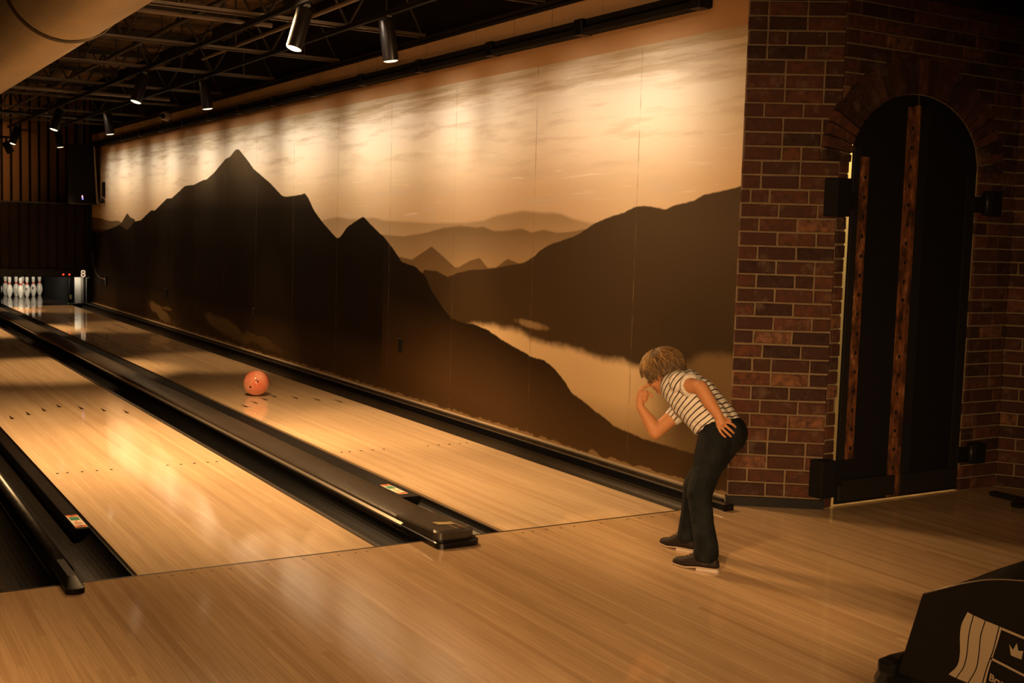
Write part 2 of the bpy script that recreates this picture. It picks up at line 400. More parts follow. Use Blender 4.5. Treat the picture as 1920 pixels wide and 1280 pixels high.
def wave_logo(name, fr, s, mats, parent, full=False):
    """waving flag emblem: striped fly at the left, boxed field at the right"""
    bm = bmesh.new()
    def put(pts, mi, h=.0): 
        f = bm.faces.new([bm.verts.new(fr @ Vector((x*s, y*s, h))) for x, y in pts]); f.material_index = mi
    wv = lambda t: .16*math.sin(t*2*PI*.8+.5)*.55
    for k in range(3):
        x0 = -1.0 + k*.30; x1 = x0 + .265; n = 12; L = []; R = []
        for i in range(n+1):
            t = i/n; L.append((x0 + wv(t) - .28*t*t*(1 if k >= 0 else 0), .62 - 1.24*t)); R.append((x1 + wv(t)*(1-k*.3) - .28*t*t, .62 - 1.24*t))
        for i in range(n): put([L[i], L[i+1], R[i+1], R[i]], 0)
    put([(-.1, .62), (-.1, .56), (1.3, .56), (1.3, .62)], 0)
    put([(-.38, -.02), (-.38, -.07), (1.3, -.07), (1.3, -.02)], 0)
    if full:
        cr = [(.28, .06), (.22, .40), (.34, .26), (.44, .46), (.54, .26), (.66, .40), (.60, .06)]
        for tri in ([0, 1, 2], [2, 3, 4], [4, 5, 6], [0, 2, 4], [0, 4, 6]): put([cr[i] for i in tri][::-1], 0, .0003)
    fixn(bm); return obj(name, bm, mats, parent)
wave_logo('logo_plate', frame((-.322, -.02, .0712), (0, -1, .05), (1, 0, 0)), .066, [M['logo_gold']], ec)
bm = bmesh.new(); lathe(bm, [(0, .004), (.007, .004), (.007, 0)], (-.30, -.095, .072), 16); obj('button', bm, mat('red_button', (.12, .01, .01), .4), ec)

# narrow ridge between lanes 6 and 7
rd = empty('lane_ridge', (-2.0, 0, 0), 'narrow black rounded ridge with tapered end at the lower left', 'lane divider')
bm = bmesh.new(); prof = [(-2.035, -.1), (-2.035, .02)]
for i in range(9):
    a = PI - PI*i/8; prof.append((-2.0 + .033*math.cos(a), .022 + .022*math.sin(a)))
prof += [(-1.965, .02), (-1.965, -.1)]; extr(bm, prof, .12, 17.0); fixn(bm); obj('ridge_cover', bm, M['black'], rd, True)
bm = bmesh.new(); a1 = cap_outline(-2.045, -1.972, -.15, .2, 8, .034); a2 = cap_outline(-2.040, -1.978, -.14, .2, 8, .030); a3 = cap_outline(-2.022, -1.992, -.06, .2, 8, .014)
loft(bm, [[(x, y, 0) for x, y in a1], [(x, y, .022) for x, y in a1], [(x, y, .026) for x, y in a2], [(x, y, .050) for x, y in a3]]); fixn(bm); obj('ridge_end', bm, M['hoodm'], rd)

# kerb rail and ledge at the foot of the mural
kr = empty('kerb_rail', (1.31, 0, 0), 'black rail with bright metal edge at the foot of the mural wall', 'rail')
bm = bmesh.new(); extr(bm, [(1.285, -.12), (1.285, .030), (1.29, .034), (1.378, .034), (1.383, .03), (1.383, -.12)], .0, 16.58); bx(bm, 1.272, 1.343, -.125, .0, .0, .034, .004); fixn(bm)
obj('rail_body', bm, M['blackgloss'], kr)
bm = bmesh.new(); bx(bm, 1.288, 1.296, -.11, 16.58, .0335, .038); bx(bm, 1.372, 1.377, .0, 16.58, .0335, .040); obj('metal_edge', bm, M['trimlight'], kr)
bm = bmesh.new(); bx(bm, 1.383, WALLX-.001, .01, 16.6, -.12, .042)
tag(obj('trim_1', bm, M['ledge']), kind='structure')

# ------------------------------------------------------------------ mural wall
bm = bmesh.new(); bx(bm, WALLX, WALLX+.2, 0.002, 16.8, -.4, 2.80)
wr = obj('wall_right', bm, M['tanwall']); tag(wr, kind='structure')
bm = bmesh.new(); bx(bm, WALLX+.03, WALLX+.2, -.2, 17.6, 2.80, 4.2); tag(obj('wall_right', bm, M['darkwall']), kind='structure')
# tan fascia panels above the track
joints = [.45]
for px_ in ():
    pass
yy = [.30, 1.35, 1.93, 2.42, 2.98, 3.77, 4.72, 5.15, 6.05, 7.2, 7.75, 8.9, 10.2, 10.75, 11.9, 12.35, 13.6, 14.4, 15.2, 16.0, 16.55]
bm = bmesh.new(); bx(bm, WALLX-.003, WALLX+.03, .28, 16.6, 2.80, 2.925); tag(obj('trim_3', bm, M['matte']), kind='structure')
for pi, (a, b) in enumerate(zip(yy, yy[1:])):
    bm = bmesh.new(); bx(bm, WALLX-.012, WALLX-.0035, a+.006, b-.006, 2.80, 2.925)
    tag(obj('fascia_panel', bm, M['panelwall']), 'tan panel above the black track over the mural, %s from the brick pier' % ORD[pi], 'wall panel', 'tan panels above the track')
bm = bmesh.new(); bx(bm, WALLX-.02, WALLX+.03, .28, 16.6, 2.925, 2.945); bx(bm, WALLX-.035, WALLX+.03, .28, 16.6, 2.955, 2.975)
tag(obj('trim_2', bm, M['steel']), kind='structure')
tk = empty('wall_track', (1.36, 8, 2.74), 'long black slotted track along the top of the mural', 'track')
bm = bmesh.new(); bx(bm, WALLX-.06, WALLX-.001, .32, 16.5, 2.757, 2.792); bx(bm, WALLX-.085, WALLX-.001, .32, 16.5, 2.700, 2.733); bx(bm, WALLX-.03, WALLX-.001, .32, 16.5, 2.733, 2.757)
obj('track_body', bm, M['matte'], tk)
y = .33
while y < 16.3:
    bm = bmesh.new(); bx(bm, WALLX-.088, WALLX-.001, y, y+.09, 2.695, 2.795, .004); obj('track_joint', bm, M['blackgloss'], tk)
    bm = bmesh.new(); bx(bm, WALLX-.058, WALLX-.03, y+.12, min(y+1.10, 16.45), 2.7335, 2.741); obj('slot_strip', bm, M['pipe'], tk)
    y += 1.14

# the mural print
far = [(16.447, 1.501), (15.939, 1.503), (15.099, 1.454), (14.646, 1.469), (14.318, 1.433), (13.002, 1.349), (6.09, 1.426), (5.97, 1.515), (5.77, 1.534), (5.576, 1.547), (5.312, 1.529), (5.13, 1.529), (4.749, 1.544), (4.55, 1.518), (3.781, 1.502), (3.105, 1.506), (2.798, 1.526), (2.624, 1.563), (2.238, 1.598), (2.08, 1.587), (1.78, 1.581), (1.635, 1.545), (1.427, 1.517), (1.273, 1.511), (0.048, 1.496)]
mid = [(5.195, 1.387), (4.545, 1.397), (4.147, 1.39), (3.777, 1.421), (3.431, 1.468), (3.168, 1.486), (2.886, 1.477), (2.796, 1.485), (2.647, 1.454), (2.504, 1.456), (2.258, 1.476), (2.124, 1.45), (1.971, 1.472), (1.796, 1.451), (1.63, 1.46), (1.492, 1.479), (1.27, 1.471), (0.047, 1.486)]
low = [(4.294, 1.198), (4.216, 1.217), (3.986, 1.2), (3.63, 1.318), (3.419, 1.242), (3.232, 1.168), (3.168, 1.17), (2.996, 1.225), (2.844, 1.252), (2.72, 1.183), (2.603, 1.188), (2.437, 1.258), (2.27, 1.229), (2.165, 1.253), (0.036, 1.325)]
right = [(3.829, 1.018), (3.762, 1.126), (3.55, 1.127), (3.344, 1.089), (3.181, 1.127), (2.961, 1.159), (2.661, 1.178), (2.532, 1.198), (2.352, 1.221), (2.217, 1.235), (2.088, 1.283), (2.013, 1.326), (1.89, 1.37), (1.721, 1.406), (1.582, 1.435), (1.492, 1.468), (1.361, 1.52), (1.232, 1.552), (1.067, 1.583), (0.947, 1.619), (0.869, 1.624), (0.752, 1.615), (0.657, 1.6), (0.585, 1.623), (0.408, 1.65), (0.324, 1.682), (0.159, 1.701), (0.064, 1.726)]
spire = [(16.45, 1.311), (15.1, 1.326), (14.405, 1.433), (14.157, 1.533), (13.999, 1.587), (13.792, 1.522), (13.539, 1.498), (13.145, 1.206)]
mainA = [(16.45, 1.27), (16.193, 1.246), (15.334, 1.323), (14.536, 1.402), (14.0, 1.326), (13.539, 1.462), (13.146, 1.483), (12.539, 1.627), (12.314, 1.626), (11.673, 1.788), (11.427, 1.789), (10.767, 1.942), (10.363, 1.948), (9.944, 1.999), (9.808, 2.001), (9.48, 2.079), (9.042, 2.224), (8.86, 2.244), (8.655, 2.317), (8.539, 2.312), (8.281, 2.203), (8.003, 2.07), (7.478, 1.91), (7.081, 1.761), (6.939, 1.754), (6.531, 1.77), (6.443, 1.781), (6.355, 1.744), (6.18, 1.61), (5.969, 1.503), (5.685, 1.385), (5.567, 1.343), (5.492, 1.373), (5.346, 1.456), (5.165, 1.508), (4.99, 1.555), (4.849, 1.495), (4.643, 1.414), (4.543, 1.382)]
mainB = [(4.544, 1.38), (4.378, 1.298), (4.175, 1.177), (3.909, 1.145), (3.723, 1.072), (3.612, 0.965), (3.398, 0.835), (3.261, 0.767), (3.065, 0.751), (2.908, 0.753), (2.695, 0.729), (2.46, 0.669), (2.318, 0.639), (2.181, 0.617), (2.074, 0.591), (1.919, 0.589), (1.791, 0.549), (1.716, 0.51), (1.641, 0.466), (1.566, 0.409), (1.448, 0.378), (1.309, 0.333), (1.197, 0.304), (1.087, 0.264), (0.779, 0.233), (0.402, 0.226), (0.03, 0.217)]
fog = [(3.3, 0.60), (3.126, 0.685), (2.939, 0.753), (2.697, 0.761), (2.465, 0.765), (2.243, 0.753), (2.029, 0.709), (1.8, 0.7), (1.631, 0.703), (1.444, 0.691), (1.263, 0.665), (1.009, 0.68), (0.886, 0.659), (0.708, 0.64), (0.522, 0.673), (0.332, 0.775), (0.231, 0.802), (0.03, 0.81)]
def mural_mat():
    m = mat('mountain_mural_print', (.5, .4, .3), .6, spec=.1); t = NT(m); co = t.coords()
    sp = t.n('ShaderNodeSeparateXYZ'); t.link(co, sp.inputs[0]); Y = sp.outputs[1]; Z = sp.outputs[2]
    ZT = 2.57
    def ridge(pts):
        pts = sorted(pts)
        if pts[0][0] < .1: pts[0] = (0., pts[0][1])
        if pts[-1][0] > 16.3: pts[-1] = (16.7, pts[-1][1])
        y0, y1 = pts[0][0], pts[-1][0]
        fc = t.n('ShaderNodeFloatCurve'); cv = fc.mapping.curves[0]; ps = cv.points
        while len(ps) < len(pts): ps.new(.5, .5)
        for i, (yy_, zz) in enumerate(pts):
            ps[i].location = ((yy_-y0)/(y1-y0), zz/ZT); ps[i].handle_type = 'VECTOR'
        fc.mapping.update()
        t.link(t.mr(Y, y0, y1), fc.inputs['Value']); fc.inputs['Factor'].default_value = 1
        inside = t.math('MULTIPLY', t.math('GREATER_THAN', Y, y0-.0001), t.math('LESS_THAN', Y, y1+.0001))
        return t.math('MULTIPLY', fc.outputs[0], ZT), inside
    def layer(prev, pts, col, soft, amp=.004, nsc=30, alpha=1.):
        r, ins = ridge(pts)
        nz = t.math('MULTIPLY', t.math('SUBTRACT', t.noise(co, nsc, 4, .6), .5), amp*2)
        d = t.math('SUBTRACT', t.math('ADD', r, nz), Z)
        msk = t.math('MULTIPLY', t.mr(d, -soft/2, soft/2, smooth=True), ins)
        if alpha != 1: msk = t.math('MULTIPLY', msk, alpha)
        return t.mix(msk, prev, col), d
    # sky
    sky = t.ramp(t.mr(Z, 1.3, 2.57), [(0, (.52, .34, .17)), (.35, (.60, .42, .24)), (.6, (.74, .60, .42)), (.85, (.82, .74, .60)), (1, (.60, .50, .36))])
    c1 = t.noise(t.mapping(co, (1, .55, 5)), 2.2, 6, .6)
    sky = t.mix(t.mr(c1, .5, .72), sky, (.56, .42, .27))
    c2 = t.noise(t.mapping(co, (1, .5, 9)), 2.5, 5, .6)
    topm = t.math('MULTIPLY', t.mr(Z, 2.28, 2.5, smooth=True), t.mr(c2, .42, .62))
    sky = t.mix(topm, sky, (.46, .35, .21))
    c3 = t.noise(t.mapping(co, (1, .8, 16)), 2.0, 5, .6)
    sky = t.mix(t.math('MULTIPLY', t.mr(c3, .62, .75), .5), sky, (.88, .78, .62))
    g1 = t.mix(t.mr(Z, 1.3, 1.55), (.52, .36, .19), (.34, .225, .11))
    c, _ = layer(sky, far, g1, .03, .004, 25)
    g2 = t.mix(t.mr(Z, 1.15, 1.45), (.44, .30, .15), (.21, .135, .06))
    c, _ = layer(c, mid, g2, .02, .006, 25)
    g3 = t.mix(t.mr(Z, 1.05, 1.3), (.22, .14, .06), (.13, .08, .033))
    c, _ = layer(c, low, g3, .015, .003, 25)
    # right mountain: warmer and lighter at the left, darker below
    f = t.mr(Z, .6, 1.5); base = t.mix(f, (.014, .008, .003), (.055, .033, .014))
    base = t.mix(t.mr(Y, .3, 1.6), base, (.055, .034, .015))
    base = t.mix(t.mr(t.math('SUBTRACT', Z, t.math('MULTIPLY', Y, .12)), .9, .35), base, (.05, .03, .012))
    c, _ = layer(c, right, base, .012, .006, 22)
    c, _ = layer(c, [(16.7, 1.525), (15.94, 1.505), (15.5, 1.47), (15.1, 1.458), (14.646, 1.472), (14.318, 1.438), (13.9, 1.30)], (.15, .095, .045), .02, .006, 20)
    c, _ = layer(c, spire, (.055, .034, .015), .012, .003, 30)
    # river of fog
    fg = t.ramp(t.mr(Z, .2, .72), [(0, (.28, .18, .08)), (.45, (.52, .38, .21)), (1, (.60, .45, .27))])
    fg = t.mix(t.mr(Y, .78, .40, smooth=True), fg, (.12, .075, .033))
    c, _ = layer(c, fog, fg, .07, .03, 7)
    # little cloud
    dy = t.math('DIVIDE', t.math('SUBTRACT', Y, 2.08), .27); dz = t.math('DIVIDE', t.math('SUBTRACT', t.math('ADD', Z, t.math('MULTIPLY', t.math('SUBTRACT', Y, 2.08), -.05)), .815), .035)
    e = t.math('ADD', t.math('MULTIPLY', dy, dy), t.math('MULTIPLY', dz, dz)); e = t.math('ADD', e, t.math('MULTIPLY', t.noise(co, 12, 4), 1.2))
    c = t.mix(t.math('MULTIPLY', t.mr(e, 1.6, .6, smooth=True), .55), c, (.42, .29, .15))
    # front mountain
    hgt = t.noise(t.mapping(co, (1, .6, .6)), 2, 3)
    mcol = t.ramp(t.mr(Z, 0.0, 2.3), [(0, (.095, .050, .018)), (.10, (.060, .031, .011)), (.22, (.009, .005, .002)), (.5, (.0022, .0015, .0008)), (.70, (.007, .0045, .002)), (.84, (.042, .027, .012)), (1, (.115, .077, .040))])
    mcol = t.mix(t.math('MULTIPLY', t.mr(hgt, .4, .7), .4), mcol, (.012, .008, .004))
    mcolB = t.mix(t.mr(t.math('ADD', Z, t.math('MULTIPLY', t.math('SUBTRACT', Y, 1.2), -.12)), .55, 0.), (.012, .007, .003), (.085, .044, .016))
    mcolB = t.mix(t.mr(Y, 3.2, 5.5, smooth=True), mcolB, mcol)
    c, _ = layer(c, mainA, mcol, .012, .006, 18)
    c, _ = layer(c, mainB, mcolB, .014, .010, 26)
    # fog wisps at the far lower corner
    def blob(c, y0, z0, ry, rz, sh, col, k=.8):
        a = t.math('DIVIDE', t.math('SUBTRACT', Y, y0), ry); b = t.math('DIVIDE', t.math('SUBTRACT', t.math('ADD', Z, t.math('MULTIPLY', t.math('SUBTRACT', Y, y0), sh)), z0), rz)
        e = t.math('ADD', t.math('MULTIPLY', a, a), t.math('MULTIPLY', b, b)); e = t.math('ADD', e, t.math('MULTIPLY', t.noise(co, 4, 5), 1.6))
        return t.mix(t.math('MULTIPLY', t.mr(e, 1.75, 1.1, smooth=True), k), c, col)
    c = blob(c, 12.0, .19, .75, .10, -.14, (.30, .20, .09)); c = blob(c, 11.7, .27, .35, .03, 0, (.22, .14, .06))
    c = blob(c, 9.0, .23, 1.0, .12, -.10, (.20, .125, .05), .75); c = blob(c, 7.6, .17, .8, .07, -.06, (.14, .085, .03), .7)
    c = blob(c, 10.6, .10, 1.2, .08, 0, (.11, .065, .025), .7)
    # seams between the printed strips
    fr = t.math('FRACT', t.math('DIVIDE', t.math('SUBTRACT', Y, .937-1.1625/2), 1.1625)); dd = t.math('ABSOLUTE', t.math('SUBTRACT', fr, .5))
    sn = t.noise(t.mapping(co, (1, 1, 3)), 3, 3)
    c = t.mix(t.math('MULTIPLY', t.math('LESS_THAN', dd, .0028), t.mr(sn, .42, .6, .12, .75)), c, (.16, .11, .055))
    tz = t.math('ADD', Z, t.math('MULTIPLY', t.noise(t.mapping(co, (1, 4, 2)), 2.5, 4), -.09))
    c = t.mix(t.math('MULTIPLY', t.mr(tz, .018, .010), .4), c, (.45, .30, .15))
    # faint print grain
    gr = t.noise(co, 420, 2); c = t.mix(t.math('MULTIPLY', t.mr(gr, .5, .8), .25), c, (.10, .06, .025))
    t.color(c); t.bump(t.noise(co, 6, 4), .04, .01); return m
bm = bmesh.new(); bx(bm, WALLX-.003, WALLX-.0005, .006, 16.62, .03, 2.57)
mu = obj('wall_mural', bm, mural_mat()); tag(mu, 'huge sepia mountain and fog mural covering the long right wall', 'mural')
# outlets on the mural
def outlet(y, z, label):
    r = empty('wall_outlet', (WALLX-.003, y, z), label, 'outlet')
    bm = bmesh.new(); bx(bm, WALLX-.012, WALLX-.003, y-.035, y+.035, z-.058, z+.058, .003); obj('cover_plate', bm, M['blackgloss'], r)
    for s in (-1, 1):
        bm = bmesh.new(); bx(bm, WALLX-.016, WALLX-.011, y-.016, y+.016, z+s*.024-.014, z+s*.024+.014, .004); obj('socket', bm, M['black'], r)
    bm = bmesh.new(); bx(bm, WALLX-.014, WALLX-.011, y-.034, y+.034, z+.053, z+.057); obj('plate_edge', bm, M['trimlight'], r)
outlet(4.16, .475, 'black wall outlet nearest the camera, low on the dark mountain')
outlet(7.95, .472, 'middle black wall outlet low on the mural wall')
outlet(11.67, .487, 'far black wall outlet low on the mural, above the fog wisp')
hk = empty('cable_hook', (WALLX, 15.45, .48), 'small hook with a loose cable on the mural wall near the pins', 'cable')
bm = bmesh.new(); bx(bm, WALLX-.03, WALLX-.003, 15.42, 15.48, .40, .54, .004); obj('hook', bm, M['black'], hk)
bm = bmesh.new(); tube(bm, [(WALLX-.02, 16.5-.0, .95), (WALLX-.02, 16.45, .72), (WALLX-.02, 16.2, .56), (WALLX-.02, 15.9, .50), (WALLX-.025, 15.5, .50)], .006, 8); obj('cord', bm, M['trimlight'], hk, True)

# ------------------------------------------------------------------ brick walls
def brick_wall(name, o, d, length, h0, h1, hole=None, arch=None, thick=.12, first=0, seed=1):
    """brick facing: each brick modelled, on a mortar core. o=(x,y) start, d=(dx,dy) direction"""
    r = random.Random(seed); d = Vector((d[0], d[1], 0)).normalized(); n = Vector((d.y, -d.x, 0)); o = Vector((o[0], o[1], 0))
    bm = bmesh.new(); lay = bm.loops.layers.float_color.new('tone')
    ch, bl, mj = .0752, .2032, .011; rows = int((h1-h0)/ch)
    def brick(s0, s1, z0, z1, tone, tilt=None):
        if s1-s0 < .018: return
        dep = r.uniform(-.003, .004); j = lambda: r.uniform(-.0018, .0018)
        P = lambda s, q, z: o + d*s + n*q + Vector((0, 0, z))
        cs = [(s0, z0), (s1, z0), (s1, z1), (s0, z1)]; e = .005
        fr = [bm.verts.new(P(s+j()+(e if s == s0 else -e), .010+dep, z+j()+(e if z == z0 else -e))) for s, z in cs]
        md = [bm.verts.new(P(s+j(), .005+dep, z+j())) for s, z in cs]
        bk = [bm.verts.new(P(s, -.02, z)) for s, z in cs]
        fs = [bm.faces.new(fr)]
        for a, b in ((md, fr), (bk, md)):
            for i in range(4): fs.append(bm.faces.new([a[i], a[(i+1) % 4], b[(i+1) % 4], b[i]]))
        for f in fs:
            for l in f.loops: l[lay] = (tone, tone, tone, 1)
    for k in range(rows+1):
        z0 = h0 + k*ch + mj/2; z1 = min(z0 + ch - mj, h1)
        if z1-z0 < .02: continue
        s = -((k % 2)*.5)*bl - first
        if r.random() < .15: s -= bl*.25
        while s < length:
            L = bl if r.random() > .12 else bl/2
            a, b = max(s+mj/2, 0), min(s+L-mj/2, length); s += L
            tone = r.choice([r.uniform(.05, .4), r.uniform(.35, .8), r.uniform(.45, .9)]) if r.random() > .05 else 1.
            if b-a < .02: continue
            if hole:
                hw = hole((z0+z1)/2); hw2 = hw
                if hw or hw2:
                    hs = [h for h in (hw, hw2) if h]; ha = min(h[0] for h in hs); hb = max(h[1] for h in hs)
                    if a < ha < b and b <= hb: b = ha - .004*r.random()
                    elif a < hb < b and a >= ha: a = hb
                    elif a >= ha and b <= hb: continue
                    elif a < ha and b > hb: brick(a, ha, z0, z1, tone); brick(hb, b, z0, z1, tone); continue
            brick(a, b, z0, z1, tone)
    if arch:      # voussoirs
        for (cs_, cz_, a0, R0, R1, wdt) in arch:
            pass
    fixn(bm); w_ = obj(name, bm, M['brick']); tag(w_, kind='structure'); return w_, o, d, n
def core(name, o, d, length, z0, z1, off=-.003, thick=.16, m=None):
    d = Vector((d[0], d[1], 0)).normalized(); n = Vector((d.y, -d.x, 0)); o = Vector((o[0], o[1], 0)); bm = bmesh.new()
    P = lambda s, q, z: o + d*s + n*q + Vector((0, 0, z))
    loft(bm, [[P(0, off, z0), P(length, off, z0), P(length, -thick, z0), P(0, -thick, z0)], [P(0, off, z1), P(length, off, z1), P(length, -thick, z1), P(0, -thick, z1)]]); fixn(bm)
    return bm
P0 = (1.405, .005); P1 = (1.815, -.29)
d1 = (P1[0]-P0[0], P1[1]-P0[1]); L1 = math.hypot(*d1)
w1, *_ = brick_wall('wall_pier', P0, d1, L1, .055, 3.45, seed=3)
obj('mortar_joints', core('m', P0, d1, L1, 0, 3.45), M['mortar'], w1)
bm = core('b', (P0[0]-.01, P0[1]), d1, L1+.02, 0, .05, .014, .05); tag(obj('baseboard_pier', bm, M['hoodm']), kind='structure')
# left return of the pier hides the mural end
# doorway wall
OX, OY = P1; DW0, DW1, SPR = 1.885, 2.935, 1.86
AC = (DW0+DW1)/2; AR = (DW1-DW0)/2; RISE = .40
def arch_z(x, g=0): 
    u = max(-1, min(1, (x-AC)/(AR+g))); return SPR + (RISE+g)*math.sqrt(max(0, 1-u*u))
def hole(z, g=.12):
    if z < SPR: return (DW0-OX, DW1-OX)
    R = AR+g; 
    if z < SPR: return (AC-R-OX, AC+R-OX)
    v = (z-SPR)/(RISE+g)
    if v >= 1: return None
    h = R*math.sqrt(1-v*v); return (AC-h-OX, AC+h-OX)
LEN2 = 3.27-OX
w2, *_ = brick_wall('wall_doorway', P1, (1, 0), LEN2, .0, 2.77, hole=hole, seed=5)
# voussoir ring
bm = bmesh.new(); lay = bm.loops.layers.float_color.new('tone'); r_ = random.Random(9); NV = 27
for k in range(NV):
    a0 = PI - PI*k/NV - .012; a1 = PI - PI*(k+1)/NV + .012
    for (q0, q1) in ((.005, .195),):
        pts = [(AC+(AR+q)*math.cos(a), SPR+(RISE+q)*math.sin(a)) for a, q in ((a0, q0), (a1, q0), (a1, q1), (a0, q1))]
        f1 = [bm.verts.new((x, OY-.019-r_.random()*.005, z)) for x, z in pts]; f2 = [bm.verts.new((x, OY+.02, z)) for x, z in pts]
        tone = r_.uniform(.1, .85); fs = [bm.faces.new(f1)]
        for i in range(4): fs.append(bm.faces.new([f1[i], f1[(i+1) % 4], f2[(i+1) % 4], f2[i]]))
        for f in fs:
            for l in f.loops: l[lay] = (tone, tone, tone, 1)
fixn(bm); obj('brick_arch', bm, M['brick'], w2)
bm = bmesh.new()
for (a, b) in ((OX, DW0), (DW1, OX+LEN2)): bx(bm, a, b, OY+.003, OY+.24, 0, 2.77)
NS = 32
for k in range(NS):
    a = DW0+(DW1-DW0)*k/NS; b = DW0+(DW1-DW0)*(k+1)/NS; za, zb = arch_z(a), arch_z(b)
    loft(bm, [[(a, OY+.003, za), (b, OY+.003, zb), (b, OY+.24, zb), (a, OY+.24, za)], [(a, OY+.003, 2.77), (b, OY+.003, 2.77), (b, OY+.24, 2.77), (a, OY+.24, 2.77)]])
fixn(bm); obj('mortar_joints', bm, M['mortar'], w2)
P3 = (OX+LEN2, OY); d3 = (.56, -.83)
w3, *_ = brick_wall('wall_side', P3, d3, 2.2, .0, 2.77, seed=11)
obj('mortar_joints', core('m', P3, d3, 2.2, 0, 2.77), M['mortar'], w3)
# black upper wall behind the brick
bm = bmesh.new(); bx(bm, 1.62, 6, .35, .45, 0, 4.2); tag(obj('wall_behind', bm, M['darkwall']), kind='structure')
# lit passage seen through the door gaps
bm = bmesh.new(); bx(bm, 1.65, 3.3, .22, .24, 0, 2.6); tag(obj('wall_passage', bm, M['cream']), kind='structure')
area('passage_lamp', (2.4, .02, 2.62), (2.4, .15, 0), 1.2, .08, 36, (1, .70, .30))

# the double iron door
dr = bpy.data.objects.new('door_1', None); C.objects.link(dr); dr.location = (AC, OY, 0); tag(dr, 'black arched double door with rusty riveted iron edges', None, kind='structure'); bpy.context.view_layer.update()
YD = OY+.006
def leaf(x0, x1, name):
    bm = bmesh.new(); n = 20; fr, bk = [], []
    pts = [(x0, .012), (x1, .012)] + [(x1+(x0-x1)*k/n, arch_z(x1+(x0-x1)*k/n, .002)) for k in range(n+1)]
    loft(bm, [[(x, YD, z) for x, z in pts], [(x, YD+.010, z) for x, z in pts]]); fixn(bm)
    return obj(name, bm, M['matte'], dr)
lf = leaf(DW0+.040, AC-.006, 'door_leaf'); rf = leaf(AC+.006, DW1-.007, 'door_leaf')
def strap(par, x0, x1, z0, z1, y0=YD-.012, m='rust', riv=True):
    bm = bmesh.new(); n = 16
    for k in range(n):
        za = z0+(z1-z0)*k/n; zb = z0+(z1-z0)*(k+1)/n
        bx(bm, x0, x1, y0, YD+.001, za, zb)
    if riv:
        z = z0+.06
        while z < z1-.03:
            lathe_pts = [(0, 0), (.009, .0), (.012, .004)]
            c = ((x0+x1)/2+.006, y0, z); vs_ = [bm.verts.new((c[0]+.011*math.cos(a*PI/5), y0-.001, c[2]+.011*math.sin(a*PI/5))) for a in range(10)]
            top = bm.verts.new((c[0], y0-.010, c[2]))
            for i in range(10): f = bm.faces.new([vs_[i], vs_[(i+1) % 10], top]); f.material_index = 1
            z += .105
    fixn(bm); return obj('iron_strap', bm, [M[m], M['matte']], par)
strap(lf, DW0+.040, DW0+.083, .26, 1.95, m='steel', riv=False)
strap(lf, DW0+.083, DW0+.150, .26, 1.90)
strap(lf, AC-.085, AC-.035, .02, 2.19)
strap(lf, AC-.035, AC-.008, .02, 2.20, YD-.025, riv=False)
strap(rf, AC+.008, AC+.085, .02, 2.19, YD-.008, m='steel')
strap(rf, DW1-.09, DW1-.022, .05, 1.85, m='steel')
for par, a, b in ((lf, DW0+.05, AC-.01), (rf, AC+.01, DW1-.03)):
    bm = bmesh.new(); bx(bm, a, b, YD-.018, YD+.001, .03, .145, .004); obj('kick_rail', bm, M['steel'], par)
def hinge(x0, x1, z0, z1, s):
    bm = bmesh.new(); bx(bm, x0, x1, OY-.075, OY+.02, z0, z1, .006); h = obj('hinge_block', bm, M['matte'], dr)
    bm = bmesh.new(); zm = (z0+z1)/2 - .01
    if s > 0: bx(bm, x1-.005, x1+.10, OY-.03, YD, zm-.045, zm+.045, .008)
    else: bx(bm, x0-.10, x0+.005, OY-.03, YD, zm-.045, zm+.045, .008)
    obj('hinge_strap', bm, M['matte'], h)
    bm = bmesh.new(); xa = x1 if s > 0 else x0; tube(bm, [(xa, OY-.045, z0+.01), (xa, OY-.045, z1-.01)], .018, 12); obj('hinge_pin', bm, M['steel'], h, True)
hinge(1.735, 1.845, 1.575, 1.775, 1); hinge(1.735, 1.845, .075, .275, 1)
hinge(2.975, 3.07, 1.62, 1.76, -1); hinge(2.975, 3.07, .17, .29, -1)
# stand foot at the right edge
sf = empty('stand_foot', (2.95, -.80, 0), 'black foot of a stand just entering at the right edge', 'stand')
bm = bmesh.new(); bx(bm, 2.86, 3.3, -.76, -.70, .0, .03, .008); obj('foot_bar', bm, M['black'], sf)
bm = bmesh.new(); bx(bm, 2.99, 3.05, -1.0, -.46, .002, .03, .008); obj('foot_bar', bm, M['black'], sf)
bm = bmesh.new(); tube(bm, [(3.02, -.73, .02), (3.02, -.73, 1.0)], .02, 16); obj('post', bm, M['black'], sf, True)

# ------------------------------------------------------------------ far end: masking, pins, pit
YM = 16.62
def corrugated(name, x0, x1, z0, z1, yb, m, pitch=.15, dep=.035, dark=True):
    bm = bmesh.new(); prof = []; x = x0
    while x < x1:
        for u, v in ((0, 0), (.012, dep), (.03, dep), (.042, 0)): prof.append((x+u, yb+v))
        x += pitch
    prof.append((x1, yb)); a = [bm.verts.new((x, y, z0)) for x, y in prof]; b = [bm.verts.new((x, y, z1)) for x, y in prof]
    for i in range(len(prof)-1):
        f = bm.faces.new([a[i], a[i+1], b[i+1], b[i]]); f.material_index = 1 if dark and i % 4 in (0, 1, 2) else 0  # groove faces blackened in place of the shade in deeper grooves
    return obj(name, bm, [m, M['matte']])
wb = corrugated('wall_back', -4.5, 1.46, 1.70, 3.9, 17.0, M['corr']); tag(wb, kind='structure')
bm = bmesh.new(); bx(bm, -4.5, 1.6, 17.06, 17.1, 1.6, 4.2); tag(obj('wall_back', bm, M['darkwall']), kind='structure')
mk = empty('masking_unit', (-1, YM, .45), 'dark ribbed masking panel above the pins with red lights and number 8', 'masking panel')
